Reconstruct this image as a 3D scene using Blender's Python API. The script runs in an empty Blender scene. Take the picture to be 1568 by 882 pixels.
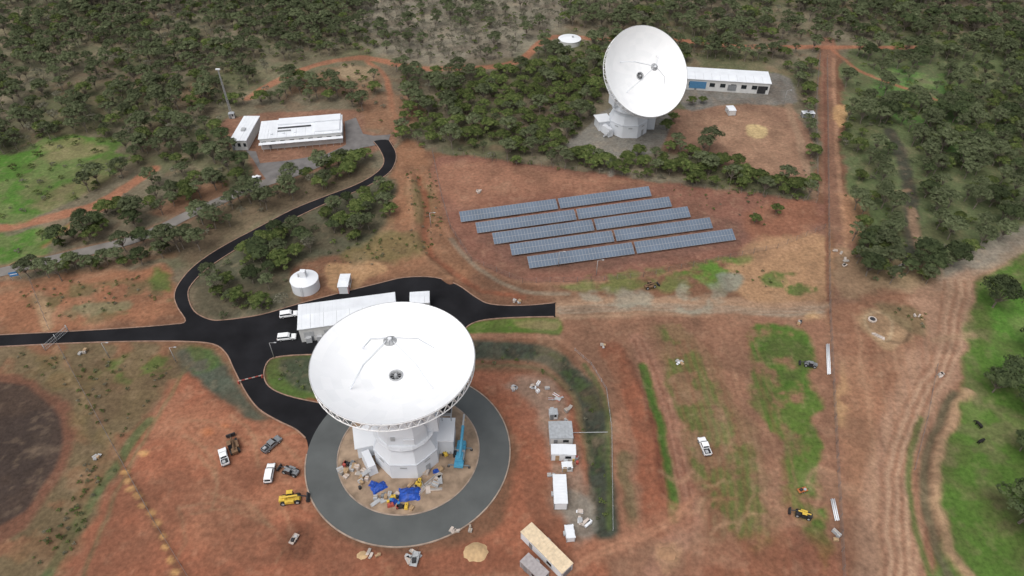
import bpy, math, random
import numpy as np
from mathutils import Vector, Matrix
from mathutils.geometry import tessellate_polygon
R=random.Random(11)
H=143.0; P=math.radians(42); F=1059.0
cp,sp=math.cos(P),math.sin(P)
def G(px,py,z=0.0):
    a=(px-784)/F; b=(441-py)/F
    rx,ry,rz=a,cp+b*sp,-sp+b*cp
    t=(z-H)/rz
    return (rx*t,ry*t)
def GL(l): return [G(*p) for p in l]
def srgb(r,g,b,k=0.80,sat=0.82):
    if g>r: sat=1.05
    l=0.3*r+0.59*g+0.11*b
    r,g,b=[max(1,l+(q-l)*sat) for q in(r,g,b)]
    f=lambda c:(c/255/12.92 if c/255<=0.04045 else ((c/255+0.055)/1.055)**2.4)*k
    return (f(r),f(g)*1.01,f(b)*0.92)
def smooth(pts,closed=False,n=5):
    out=[];N=len(pts)
    rng=range(N) if closed else range(N-1)
    for i in rng:
        if closed: p0,p1,p2,p3=[pts[(i+k)%N] for k in(-1,0,1,2)]
        else: p0,p1,p2,p3=pts[max(i-1,0)],pts[i],pts[i+1],pts[min(i+2,N-1)]
        for k in range(n):
            t=k/n
            out.append(tuple(0.5*((2*b)+(c-a)*t+(2*a-5*b+4*c-d)*t*t+(-a+3*b-3*c+d)*t**3) for a,b,c,d in zip(p0,p1,p2,p3)))
    if not closed: out.append(pts[-1])
    return out
# ------------------------------------------------------------ materials
MATS={}
def mat(name,col,rough=0.7,var=0.12,scale=1.5,metal=0.0,bump=0.0,bscale=8,spec=0.4):
    if name in MATS: return MATS[name]
    m=bpy.data.materials.new(name); m.use_nodes=True
    nt=m.node_tree; b=nt.nodes['Principled BSDF']
    b.inputs['Roughness'].default_value=rough; b.inputs['Metallic'].default_value=metal;b.inputs['Specular IOR Level'].default_value=spec
    tc=nt.nodes.new('ShaderNodeTexCoord')
    n=nt.nodes.new('ShaderNodeTexNoise'); n.inputs['Scale'].default_value=scale; n.inputs['Detail'].default_value=5
    nt.links.new(tc.outputs['Object'],n.inputs['Vector'])
    mr=nt.nodes.new('ShaderNodeMapRange'); mr.inputs['From Min'].default_value=0.3; mr.inputs['From Max'].default_value=0.7
    mr.inputs['To Min'].default_value=1-var; mr.inputs['To Max'].default_value=1+var
    nt.links.new(n.outputs['Fac'],mr.inputs['Value'])
    v=nt.nodes.new('ShaderNodeVectorMath'); v.operation='SCALE'; v.inputs[0].default_value=col
    nt.links.new(mr.outputs[0],v.inputs['Scale'])
    nt.links.new(v.outputs[0],b.inputs['Base Color'])
    if bump>0:
        n2=nt.nodes.new('ShaderNodeTexNoise'); n2.inputs['Scale'].default_value=bscale; n2.inputs['Detail'].default_value=4
        nt.links.new(tc.outputs['Object'],n2.inputs['Vector'])
        bp=nt.nodes.new('ShaderNodeBump'); bp.inputs['Strength'].default_value=bump; bp.inputs['Distance'].default_value=0.1
        nt.links.new(n2.outputs['Fac'],bp.inputs['Height']); nt.links.new(bp.outputs[0],b.inputs['Normal'])
    MATS[name]=m; return m
white=mat('white_paint',(0.83,0.84,0.85),0.6,0.02,0.3)
white3=mat('white_paint_c',(0.86,0.867,0.875),0.6,0.02,0.3)
white2=mat('white_paint_b',(0.74,0.76,0.785),0.6,0.04,0.3)
pedw=mat('pedestal_white',(0.70,0.725,0.76),0.6,0.05,0.25)
pedw2=mat('pedestal_white_b',(0.62,0.65,0.69),0.6,0.05,0.25)
offwhite=mat('off_white_wall',(0.58,0.58,0.57),0.7,0.08,0.8)
roofw=mat('white_roof',(0.73,0.755,0.785),0.5,0.06,0.25)
lgrey=mat('light_grey_metal',(0.40,0.41,0.42),0.5,0.1)
grey=mat('grey_metal',(0.2,0.21,0.22),0.5,0.15)
dark=mat('dark_metal',(0.03,0.03,0.033),0.6,0.2)
rubber=mat('rubber',(0.02,0.02,0.02),0.85,0.2)
glass=mat('dark_glass',(0.02,0.025,0.03),0.15,0.05)
yellow=mat('yellow_paint',(0.62,0.42,0.06),0.5,0.15)
orange=mat('orange_paint',(0.45,0.15,0.05),0.6,0.15)
red=mat('red_paint',(0.40,0.08,0.06),0.6,0.15)
blue=mat('blue_paint',(0.04,0.20,0.45),0.5,0.12)
tarp=mat('blue_tarpaulin',(0.015,0.07,0.36),0.5,0.45,1.2,bump=0.6,bscale=2)
skyblue=mat('crane_blue',(0.08,0.33,0.50),0.45,0.1)
brown=mat('brown_machine',(0.17,0.10,0.055),0.7,0.25)
wood=mat('timber',(0.38,0.26,0.15),0.8,0.25)
tan=mat('tan_roof',(0.68,0.55,0.38),0.7,0.15)
conc=mat('concrete',(0.34,0.31,0.28),0.9,0.12,0.8,bump=0.2)
dusty=mat('dusty_panel',(0.50,0.43,0.38),0.9,0.2,0.8)
concred=mat('dusty_kerb',(0.28,0.18,0.13),0.9,0.3,0.6)
ringk=mat('ring_kerb_concrete',(0.32,0.25,0.20),0.9,0.3,0.6)
steel=mat('galvanised_steel',(0.34,0.34,0.34),0.5,0.1)
postm=mat('fence_steel',(0.2,0.18,0.17),0.7,0.2)
bark=mat('bark',(0.2,0.17,0.14),0.9,0.3,3)
pv=mat('solar_cell',(0.115,0.15,0.20),0.55,0.12,0.15)
blackhide=mat('black_hide',(0.012,0.011,0.01),0.7,0.2)
sandm=mat('sand_heap_material',(0.48,0.33,0.18),0.95,0.2,1,bump=0.5)
# ------------------------------------------------------------ mesh builder
class Build:
    def __init__(s,name,loc=(0,0,0),rz=0.0):
        s.name=name;s.loc=loc;s.rz=rz;s.parts={};s.M=Matrix.Identity(4);s.part('body')
    def part(s,n):
        s.cur=s.parts.setdefault(n,dict(v=[],f=[],mi=[],mats=[],sm=[])); return s
    def add(s,vs,fs,m,sm=False):
        c=s.cur;o=len(c['v'])
        if m not in c['mats']: c['mats'].append(m)
        k=c['mats'].index(m)
        for v in vs: c['v'].append(tuple(s.M@Vector(v)))
        for f in fs: c['f'].append([o+i for i in f]);c['mi'].append(k);c['sm'].append(sm)
    def box(s,c,d,m,rz=0,top=(1,1),ry=0,rx=0):
        x,y,z=[q/2 for q in d]
        vs=[(-x,-y,-z),(x,-y,-z),(x,y,-z),(-x,y,-z)]+[(a*x*top[0],b*y*top[1],z) for a,b in((-1,-1),(1,-1),(1,1),(-1,1))]
        T=Matrix.Translation(c)@Matrix.Rotation(rz,4,'Z')@Matrix.Rotation(ry,4,'Y')@Matrix.Rotation(rx,4,'X')
        s.add([T@Vector(v) for v in vs],[(3,2,1,0),(4,5,6,7),(0,1,5,4),(1,2,6,5),(2,3,7,6),(3,0,4,7)],m)
    def frus(s,c,r0,r1,z0,z1,m,n=8,ph=0,sm=False,cap=True):
        vs=[];
        for r,z in((r0,z0),(r1,z1)):
            for i in range(n):
                a=ph+2*math.pi*i/n; vs.append((c[0]+r*math.cos(a),c[1]+r*math.sin(a),z))
        s.add(vs,[(i,(i+1)%n,n+(i+1)%n,n+i) for i in range(n)],m,sm)
        if cap: s.add(vs,[tuple(range(n-1,-1,-1)),tuple(range(n,2*n))],m)
    def tube(s,p0,p1,r,m,n=5,r1=None):
        p0,p1=Vector(p0),Vector(p1);d=(p1-p0)
        if d.length<1e-6:return
        q=d.to_track_quat('Z','Y').to_matrix()
        vs=[]
        for p,rr in((p0,r),(p1,r if r1 is None else r1)):
            for i in range(n):
                a=2*math.pi*i/n; vs.append(p+q@Vector((rr*math.cos(a),rr*math.sin(a),0)))
        s.add(vs,[(i,(i+1)%n,n+(i+1)%n,n+i) for i in range(n)]+[tuple(range(n-1,-1,-1)),tuple(range(n,2*n))],m,n>6)
    def prism(s,prof,y0,y1,m):
        n=len(prof);vs=[(x,y0,z) for x,z in prof]+[(x,y1,z) for x,z in prof]
        s.add(vs,[(i,(i+1)%n,n+(i+1)%n,n+i)[::-1] for i in range(n)]+[tuple(range(n)),tuple(range(2*n-1,n-1,-1))],m)
    def lathe(s,prof,m,n=64,ms=None,sm=True):
        vs=[];K=len(prof)
        for r,z in prof:
            for i in range(n):
                a=2*math.pi*i/n;vs.append((r*math.cos(a),r*math.sin(a),z))
        if ms is None:
            s.add(vs,[(k*n+i,k*n+(i+1)%n,(k+1)*n+(i+1)%n,(k+1)*n+i) for k in range(K-1) for i in range(n)],m,sm)
        else:
            buck={q:[] for q in ms}
            rr=random.Random(3)
            pick={}
            for k in range(K-1):
                for i in range(n):
                    key=(k//2,i//4)
                    if key not in pick: pick[key]=rr.choice(ms)
                    buck[pick[key]].append((k*n+i,k*n+(i+1)%n,(k+1)*n+(i+1)%n,(k+1)*n+i))
            c=s.cur;o=len(c['v'])
            for v in vs:c['v'].append(tuple(s.M@Vector(v)))
            for q,fl in buck.items():
                if q not in c['mats']:c['mats'].append(q)
                for f in fl:c['f'].append([o+i for i in f]);c['mi'].append(c['mats'].index(q));c['sm'].append(sm)
    def done(s,bevel=0):
        ps={k:v for k,v in s.parts.items() if v['f']}
        root=None
        if len(ps)>1:
            root=bpy.data.objects.new(s.name,None);bpy.context.collection.objects.link(root)
            root.location=s.loc;root.rotation_euler=(0,0,s.rz);root.empty_display_size=0.5
        for k,c in ps.items():
            nm=k if root else s.name
            me=bpy.data.meshes.new(nm);me.from_pydata(c['v'],[],c['f'])
            for m in c['mats']:me.materials.append(m)
            me.polygons.foreach_set('material_index',c['mi']);me.polygons.foreach_set('use_smooth',c['sm']);me.update()
            o=bpy.data.objects.new(nm,me);bpy.context.collection.objects.link(o)
            if root:o.parent=root
            else:o.location=s.loc;o.rotation_euler=(0,0,s.rz);root2=o
            if bevel>0:
                b=o.modifiers.new('bevel','BEVEL');b.width=bevel;b.segments=2;b.limit_method='ANGLE';b.angle_limit=0.6
        return root or root2
# ------------------------------------------------------------ numpy noise / painting
TAB={}
def vn(x,y,sc,seed):
    if seed not in TAB: TAB[seed]=np.random.RandomState(seed).rand(256,256).astype(np.float32)
    t=TAB[seed];X=x/sc+1000.37;Y=y/sc+1000.71
    i=np.floor(X).astype(np.int64);j=np.floor(Y).astype(np.int64);fx=X-i;fy=Y-j
    fx=fx*fx*(3-2*fx);fy=fy*fy*(3-2*fy);i&=255;j&=255;i2=(i+1)&255;j2=(j+1)&255
    return (t[i,j]*(1-fx)+t[i2,j]*fx)*(1-fy)+(t[i,j2]*(1-fx)+t[i2,j2]*fx)*fy
def fbm(x,y,sc,o=4,seed=1):
    s=0;a=1;w=0
    for k in range(o):
        s=s+a*vn(x,y,sc/2**k,seed*10+k);w+=a;a*=0.55
    return s/w
def sst(a,b,x):
    t=np.clip((x-a)/(b-a),0,1);return t*t*(3-2*t)
def seg_dist(px,py,pts,closed):
    d=np.full(px.shape,1e9);N=len(pts)
    for i in range(N if closed else N-1):
        ax,ay=pts[i];bx,by=pts[(i+1)%N];dx,dy=bx-ax,by-ay;L=dx*dx+dy*dy+1e-12
        t=np.clip(((px-ax)*dx+(py-ay)*dy)/L,0,1)
        d=np.minimum(d,(px-ax-t*dx)**2+(py-ay-t*dy)**2)
    return np.sqrt(d)
def inside(px,py,pts):
    r=np.zeros(px.shape,bool);N=len(pts)
    for i in range(N):
        ax,ay=pts[i];bx,by=pts[(i+1)%N]
        if ay==by:continue
        c=((ay>py)!=(by>py))&(px<(bx-ax)*(py-ay)/(by-ay)+ax);r^=c
    return r
xs=np.concatenate([[-4000,-2500,-1500,-1000,-700,-520,-430],np.arange(-380,380.1,0.6),[430,520,700,1000,1500,2500,4000]])
yl=[-2000,-1000,-500,-200,-60,0,25,40]
y=50.0;st=0.45
while y<440: yl.append(y);y+=st;st=0.45+0.7*min(1,(y-50)/330)
yl+=[450,470,500,540,600,700,850,1100,1500,2200,3200,4500]
ys=np.array(yl)
X,Y=np.meshgrid(xs,ys);shp=X.shape;X=X.ravel();Y=Y.ravel()
JX=fbm(X,Y,7,4,3)-0.5;JY=fbm(X,Y,7,4,4)-0.5
N1=fbm(X,Y,30,5,5);N2=fbm(X,Y,6,4,6);N3=fbm(X,Y,2.2,3,7);N4=fbm(X,Y,70,4,8);N5=fbm(X,Y,14,5,9)
C=np.zeros((len(X),3));Z=np.zeros(len(X))
def lay(idx,w,col):
    C[idx]=C[idx]*(1-w[:,None])+np.array(col)[None,:]*w[:,None]
def poly(pix,col,soft=0.8,jag=3,alpha=1.0,brk=None,world=False,sm=True):
    pts=pix if world else GL(pix)
    if sm:pts=smooth(pts,True,3)
    a=np.array(pts);m=soft+jag+1
    idx=np.where((X>a[:,0].min()-m)&(X<a[:,0].max()+m)&(Y>a[:,1].min()-m)&(Y<a[:,1].max()+m))[0]
    x=X[idx]+JX[idx]*2*jag;yy=Y[idx]+JY[idx]*2*jag
    d=seg_dist(x,yy,pts,True);ins=inside(x,yy,pts);sd=np.where(ins,-d,d)
    w=(1-sst(-soft,soft,sd))*alpha
    if brk:
        w=w*sst(brk[0]-brk[1],brk[0]+brk[1],{'1':N1,'2':N2,'3':N3}[brk[2]][idx])
    lay(idx,w,col)
def line(pix,col,wd,soft=0.6,jag=1,alpha=1.0,brk=None,hz=0):
    pts=smooth(GL(pix),False,4);a=np.array(pts);m=wd+soft+jag+1
    idx=np.where((X>a[:,0].min()-m)&(X<a[:,0].max()+m)&(Y>a[:,1].min()-m)&(Y<a[:,1].max()+m))[0]
    x=X[idx]+JX[idx]*2*jag;yy=Y[idx]+JY[idx]*2*jag
    d=seg_dist(x,yy,pts,False)
    w=(1-sst(wd/2-soft,wd/2+soft,d))*alpha
    if brk:w=w*sst(brk[0]-brk[1],brk[0]+brk[1],{'1':N1,'2':N2,'3':N3}[brk[2]][idx])
    if hz: Z[idx]+=hz*w
    else: lay(idx,w,col)
RED=srgb(166,98,74);RED2=srgb(146,88,68);RED3=srgb(184,122,94);SAND=srgb(196,150,112);SAND2=srgb(178,142,110)
FLOOR=srgb(122,112,94);FLOORG=srgb(98,102,76);SCRUB=srgb(116,101,75);GRASS=srgb(90,126,54);GRASS2=srgb(80,108,54);GREYD=srgb(150,134,120)
SLOPE=srgb(72,76,69);MULCH=srgb(80,64,59);OLIVE=srgb(106,101,66);BRN=srgb(132,90,70);GRAVEL=srgb(150,144,138)
C[:]=np.array(FLOOR)
al=np.arange(len(X))
lay(al,sst(0.4,0.65,N1)*0.8,FLOORG);lay(al,sst(0.55,0.75,N2)*0.5,srgb(134,106,86));lay(al,sst(0.52,0.7,N4)*0.35,srgb(152,142,124))
poly([(560,-40),(860,-40),(850,60),(760,90),(640,95),(560,60)],srgb(154,145,133),6,8,0.7)
poly([(1290,90),(1380,60),(1568,40),(1800,0),(1900,380),(1568,372),(1430,425),(1330,430),(1300,330)],srgb(94,110,74),3,6,0.75)
poly([(1370,90),(1450,110),(1500,180),(1490,250),(1420,200),(1330,160)],srgb(98,134,76),4,6,0.8,(0.48,0.12,'2'))
poly([(-600,500),(-100,430),(0,428),(130,440),(250,408),(268,440),(290,470),(345,490),(455,465),(440,440),(450,400),(540,380),(610,355),(600,290),(606,230),(660,232),(760,245),(900,262),(1060,285),(1240,305),(1255,80),(1285,80),(1292,250),(1310,340),(1320,430),(1420,440),(1500,405),(1600,370),(2400,250),(2400,1400),(-600,1400)],BRN,1.2,3)
poly([(-600,530),(330,528),(350,570),(250,600),(180,720),(60,960),(-600,1400)],SCRUB,2,4,0.85)
poly([(-600,530),(330,528),(350,570),(250,600),(180,720),(60,960),(-600,1400)],srgb(150,98,74),2,4,0.8,(0.52,0.1,'2'))
poly([(0,432),(230,412),(262,425),(268,480),(120,500),(0,505)],srgb(166,108,80),2,4,0.9)
poly([(40,450),(230,428),(262,470),(120,490)],OLIVE,2,3,0.75,(0.46,0.08,'2'))
poly([(120,468),(190,462),(185,478),(130,482)],srgb(120,125,100),1,3,0.7)
poly([(235,415),(262,425),(255,450),(235,440)],GRASS2,1.2,3,0.8)
poly([(-300,552),(0,570),(60,588),(108,630),(108,700),(72,760),(0,830),(-300,930)],srgb(126,82,66),1,1.5)
poly([(-300,572),(0,584),(50,598),(92,640),(92,697),(62,748),(0,802),(-300,890)],MULCH,0.7,0.6)
poly([(-300,572),(0,596),(42,610),(76,645),(74,690),(48,728),(0,770),(-300,855)],srgb(68,56,54),1,.6,.6)
poly([(268,540),(300,533),(330,540),(352,572),(375,610),(410,640),(380,640),(330,612),(290,580)],srgb(86,91,82),1,1.2)
poly([(272,538),(300,530),(325,538),(340,560),(300,565),(285,560)],GRASS2,1,2,0.7,(0.42,0.08,'2'))
poly([(285,568),(330,612),(385,642),(440,652),(478,690),(480,780),(560,838),(700,838),(770,790),(790,700),(775,640),(735,600),(720,572),(800,570),(860,598),(885,640),(900,720),(905,800),(880,960),(60,1000),(150,790),(215,660)],RED,1.2,2)
poly([(250,590),(330,620),(440,660),(470,720),(440,800),(300,880),(200,840),(230,680)],RED3,4,4,0.55,(0.48,0.12,'1'))
for k in range(34):
    a=R.uniform(-0.4,1.3);x0,y0=R.uniform(270,430),R.uniform(630,800)
    line([(x0,y0),(x0+60*math.cos(a),y0+40*math.sin(a)),(x0+120*math.cos(a+.3),y0+85*math.sin(a+.3))],R.choice([RED3,RED2,SAND2]),R.uniform(0.4,0.9),0.4,1,0.4)
for cx,cy,r in[(316,662,2.2),(222,692,1.6),(345,650,1.2)]:
    poly([(cx-r*5,cy),(cx,cy-r*3),(cx+r*5,cy),(cx,cy+r*3)],srgb(205,120,80),0.8,1,0.9)
poly([(520,850),(640,840),(800,835),(900,850),(930,960),(480,960)],RED2,3,4,0.5)
poly([(520,845),(560,842),(600,860),(560,900),(510,890)],SAND,2,3,0.5,(0.5,0.08,'2'))
poly([(455,800),(480,815),(475,850),(440,850),(430,820)],srgb(110,62,46),1,1,0.6)
line([(60,900),(120,800),(165,730),(185,705),(205,672),(228,645)],srgb(90,104,72),2.6,0.6,0.8,0.85)
line([(120,900),(160,800),(195,720),(240,640),(285,560)],srgb(120,110,76),1,0.5,0.8,0.7)
line([(92,540),(140,620),(182,700),(235,800),(290,900)],srgb(120,80,60),1.4,0.5,0.5,0.7)
line([(55,450),(75,500)],SAND2,3,0.8,1,0.8);line([(85,530),(130,610),(180,695)],SAND2,1.8,0.6,0.8,0.4)
for cx,cy in[(195,735),(202,748),(209,760),(215,775),(228,788),(236,803),(246,822),(252,838),(262,857),(270,873),(222,692),(190,722)]:
    poly([(cx-7,cy),(cx,cy-5),(cx+7,cy),(cx,cy+5)],srgb(214,158,98),0.4,1.2,0.95)
poly([(148,548),(200,540),(262,548),(275,560),(250,590),(215,640),(170,640),(150,600)],srgb(120,98,70),2,4,0.6)
poly([(160,552),(272,545),(262,580),(170,590)],GRASS2,1.5,4,0.7,(0.52,0.08,'2'))
poly([(20,540),(140,550),(170,640),(150,700),(110,640),(60,580)],OLIVE,2,4,0.6,(0.46,0.1,'2'))
poly([(130,700),(180,720),(110,860),(60,900),(20,860),(80,780)],srgb(122,104,72),2,4,0.5,(0.46,0.1,'2'))
poly([(610,215),(650,235),(668,290),(680,350),(720,400),(700,430),(640,424),(560,435),(500,440),(540,410),(600,400),(625,350),(600,300)],srgb(154,106,80),1.5,3)
poly([(585,300),(625,290),(640,360),(600,390),(560,385)],srgb(176,120,90),2,4,0.6)
poly([(625,280),(650,275),(665,330),(640,345)],OLIVE,2,3,0.6)
line([(640,270),(655,320),(650,360),(665,390),(700,420),(740,445),(800,455)],srgb(146,82,60),2.2,0.6,1,0.8)
line([(625,270),(632,330),(640,380),(690,425)],srgb(178,128,98),1.5,0.6,1,0.7)
poly([(505,405),(580,400),(590,415),(540,440),(500,440)],srgb(196,150,108),1,3,0.7)
poly([(520,385),(580,350),(640,365),(650,390),(560,400)],srgb(120,112,70),2,4,0.7)
poly([(300,420),(430,340),(590,275),(605,300),(590,345),(540,380),(440,410),(440,455),(350,485),(300,470)],srgb(92,92,74),2,3,0.9)
poly([(330,400),(300,410),(345,375),(440,320),(560,280),(590,265),(560,255),(400,285),(250,340),(280,400)],srgb(112,94,76),2,3,0.8)
poly([(668,238),(760,246),(900,263),(1060,286),(1250,308),(1262,330),(1262,360),(1190,395),(1130,395),(1060,400),(980,420),(900,430),(800,430),(720,398),(690,350),(670,290)],srgb(146,96,82),1,2)
poly([(680,248),(900,268),(1000,280),(850,300),(700,320)],srgb(170,116,92),3,3,0.65)
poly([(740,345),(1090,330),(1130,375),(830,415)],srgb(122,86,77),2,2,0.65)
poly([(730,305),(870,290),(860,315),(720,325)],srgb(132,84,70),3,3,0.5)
line([(680,350),(720,400),(800,432),(900,432),(980,425),(1080,405),(1180,385)],srgb(172,122,98),1.5,0.6,0.8,0.6)
line([(690,365),(730,410),(800,445),(870,450)],srgb(150,134,118),1.6,0.5,0.6,0.8)
poly([(1160,310),(1245,308),(1258,350),(1180,372),(1140,355)],srgb(158,100,76),3,4,0.7)
poly([(1150,372),(1262,362),(1268,430),(1240,470),(1180,465),(1120,440)],srgb(188,142,106),2,4,0.8)
poly([(905,424),(1080,400),(1150,390),(1120,425),(1100,445),(1000,440),(900,445),(850,440)],srgb(112,119,74),1.5,4,0.85,(0.40,0.1,'2'))
poly([(1035,410),(1130,395),(1110,430),(1090,440),(1060,425)],GRASS,1,3,0.85,(0.38,0.1,'2'))
poly([(1170,420),(1230,425),(1245,440),(1215,450),(1170,440)],GRASS2,1,4,0.85,(0.45,0.08,'2'))
poly([(850,465),(900,455),(1000,450),(1100,455),(1270,462),(1360,448),(1430,430),(1500,395),(1568,362),(1800,270),(1850,320),(1568,400),(1500,430),(1440,470),(1380,490),(1270,490),(1100,490),(960,500),(850,488)],srgb(170,132,108),1.2,2.5)
line([(860,475),(1000,470),(1200,478),(1330,466),(1440,440),(1520,400),(1600,365)],srgb(162,144,128),3.5,1,1,0.85)
for o in(-6,-2,4,8):line([(860,478+o),(1000,474+o),(1200,480+o),(1330,470+o),(1440,442+o)],R.choice([srgb(150,104,82),srgb(190,150,122)]),0.7,0.4,0.8,0.5)
poly([(890,448),(960,440),(1010,448),(1100,460),(1090,475),(960,470),(900,462)],srgb(160,158,145),1.2,4,0.6,(0.46,0.1,'2'))
poly([(1100,422),(1132,422),(1135,440),(1110,446)],srgb(146,151,142),0.8,2,0.8)
poly([(1040,435),(1100,430),(1105,455),(1040,455)],srgb(158,156,140),0.8,2,0.6,(0.47,0.1,'2'))
line([(1440,425),(1500,392),(1568,358),(1700,310)],srgb(150,140,130),7,1.2,1.5,0.9)
line([(1268,60),(1270,200),(1276,300),(1296,380),(1290,470)],srgb(146,102,84),6.5,0.8,1.2)
line([(1276,90),(1280,200),(1288,300),(1296,380)],srgb(178,130,104),1.6,0.5,0.6,0.8);line([(1263,90),(1265,300),(1268,460)],srgb(128,78,64),1.2,0.5,0.6,0.8)
poly([(1278,160),(1300,165),(1285,195),(1275,180)],srgb(210,160,110),0.8,1.5,0.8)
poly([(1280,380),(1340,390),(1420,400),(1440,440),(1340,450),(1280,450)],srgb(164,132,104),2,4,0.8)
poly([(1285,300),(1320,310),(1330,345),(1300,370)],srgb(196,140,106),1.5,3,0.7)
line([(1365,200),(1385,250),(1392,310),(1400,370),(1395,395)],srgb(68,65,62),5,1.2,2,0.85)
line([(1395,320),(1410,380)],srgb(180,140,115),3,1,1.5,0.7);line([(1340,300),(1390,290)],srgb(170,130,105),1.5,0.8,1,0.6)
poly([(1270,475),(1480,450),(1480,540),(1450,680),(1420,760),(1440,1000),(1290,1000),(1278,700)],srgb(152,104,82),1.5,3)
poly([(1225,492),(1262,488),(1290,560),(1300,640),(1280,640),(1262,580)],srgb(206,162,114),1.5,3,0.85,(0.38,0.1,'2'))
poly([(1278,560),(1335,560),(1350,620),(1345,760),(1300,760),(1285,640)],srgb(178,126,98),3,3,0.55)
poly([(1390,458),(1440,432),(1500,415),(1490,510),(1458,600),(1414,680),(1400,780),(1412,900),(1310,900),(1322,760),(1350,640),(1400,530),(1410,480)],srgb(180,138,116),2,2.5,0.75)
for o in(0,14,26,40,52,66,80,92,104):
    line([(1310+o,480),(1330+o,620),(1340+o*0.9,760),(1350+o*.6,900)],R.choice([srgb(188,142,114),srgb(146,90,70),srgb(176,122,94)]),R.uniform(.5,1.2),0.5,1,0.4)
for o in(-22,-12,-5,3,9,17):line([(1470+o,430),(1450+o,540),(1400+o,640),(1370+o,760),(1380+o,900)],R.choice([srgb(150,100,78),srgb(198,158,132)]),.7,.4,.8,.55)
poly([(1430,1000),(1445,700),(1470,620),(1475,540),(1495,450),(1568,385),(1800,300),(2400,300),(2400,1400),(1500,1400)],srgb(88,116,56),1.2,2.5)
poly([(1430,1000),(1445,700),(1470,620),(1475,540),(1495,450),(1568,385),(1800,300),(2400,300),(2400,1400),(1500,1400)],srgb(114,112,74),1.2,3,0.65,(0.52,0.1,'2'))
poly([(1520,480),(1600,440),(1700,500),(1650,600),(1530,560)],srgb(94,138,62),3,4,0.6)
line([(1480,600),(1455,640),(1440,700),(1436,780),(1450,830),(1490,900)],srgb(182,142,112),2.6,0.9,1.6,0.9)
line([(1462,600),(1440,640),(1422,690),(1418,760),(1432,830),(1465,900)],srgb(106,98,76),2,0.7,0.8,0.9)
line([(1410,640),(1396,700),(1395,780),(1410,840),(1430,900)],srgb(84,106,58),1.4,0.5,0.8,0.8)
line([(1430,520),(1490,512)],srgb(176,140,112),2,0.8,1,0.6)
poly([(1320,480),(1345,475),(1380,485),(1395,500),(1385,530),(1355,535),(1320,500)],srgb(176,140,108),1,2,0.9)
line([(1326,484),(1345,478),(1362,484),(1368,500),(1360,522),(1342,515),(1328,498),(1326,484)],srgb(194,166,134),.9,.4,.6,.7)
line([(1360,522),(1385,524),(1394,502)],srgb(110,84,66),1.0,.4,.6,.8)
poly([(1345,468),(1400,470),(1420,500),(1400,510)],srgb(122,108,78),1,2,0.7)
poly([(850,492),(1262,488),(1275,620),(1285,900),(960,960),(945,800),(930,640),(880,540),(850,520)],srgb(154,107,86),1.2,2)
poly([(1000,500),(1060,510),(1130,620),(1190,800),(1200,1000),(1100,1000),(1080,800),(1040,640),(1010,560)],srgb(128,102,74),2,4,0.75)
poly([(1012,500),(1050,505),(1120,640),(1180,800),(1130,830),(1060,690),(1030,600)],srgb(88,107,56),1.2,4,0.75,(0.47,0.08,'2'))
poly([(1150,512),(1200,492),(1240,520),(1248,640),(1262,840),(1240,860),(1205,700),(1160,620)],srgb(84,113,52),1.2,4,0.92,(0.32,0.12,'2'))
poly([(1150,512),(1200,492),(1240,520),(1240,600),(1190,610),(1160,580)],srgb(72,102,46),1.2,4,0.6,(0.44,0.1,'2'))
poly([(1190,600),(1235,640),(1250,820),(1225,830),(1200,720)],srgb(94,114,58),2,4,0.85,(0.42,0.1,'2'))
for o in range(13):
    x0=1030+o*12
    line([(x0-20,520),(x0+20,640),(x0+30+o*1.5,760),(x0+20+o*2,900)],R.choice([srgb(164,114,92),srgb(140,90,70),srgb(174,128,102)]),R.uniform(0.4,1.1),0.5,1.2,R.uniform(.3,.6))
line([(975,520),(1010,600),(1030,680),(1048,760),(1050,800),(1000,880)],srgb(164,114,95),5,0.9,1)
for o in(-5,6): line([(975+o,520),(1010+o,600),(1032+o,680),(1050+o,760),(1052+o,800)],srgb(134,84,66),0.8,0.4,0.4,0.7)
line([(985,560),(1003,620),(1018,690),(1030,760),(1030,790)],srgb(74,104,48),2.6,0.6,1,0.95)
line([(935,535),(965,590),(985,660),(1000,730),(1005,800)],srgb(154,90,68),6,1,1.5)
line([(955,540),(985,600),(1005,680),(1015,760)],srgb(116,66,50),1.3,0.6,1,0.7)
line([(940,545),(950,640),(955,740),(955,800)],srgb(166,108,84),3,1,2,0.7)
line([(958,700),(962,760),(965,800)],srgb(108,104,74),3,1,2,0.7)
for k in range(34):
    x0,y0=R.uniform(1040,1240),R.uniform(720,880);a=R.uniform(0,6.28)
    line([(x0,y0),(x0+25*math.cos(a),y0+25*math.sin(a)),(x0+50*math.cos(a+.7),y0+50*math.sin(a+.7))],R.choice([srgb(174,116,92),srgb(144,88,70),srgb(184,138,110)]),R.uniform(0.4,1.1),0.5,1,0.5)
poly([(1080,830),(1200,820),(1275,840),(1290,1000),(1060,1000)],srgb(150,86,66),3,4,0.7)
poly([(1005,835),(1035,830),(1040,860),(1010,875)],SAND,1,2,0.7,(0.45,0.1,'2'))
line([(760,900),(860,870),(940,830),(1010,800),(1040,790)],srgb(172,114,90),6,1.5,2,0.6)
for o in(-3,5):line([(860,880+o),(930,842+o),(1000,812+o),(1060,770+o)],srgb(190,132,104),0.7,0.4,0.5,0.6)
poly([(715,498),(780,488),(852,486),(856,512),(800,512),(720,516)],srgb(92,114,56),0.8,1.2)
poly([(790,490),(850,488),(852,500),(800,503)],srgb(150,124,90),1,2,0.6,(0.5,0.08,'2'))
line([(715,518),(790,516),(850,522),(895,550),(925,605),(934,660),(936,820)],srgb(158,110,88),2,0.6,0.6)
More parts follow.
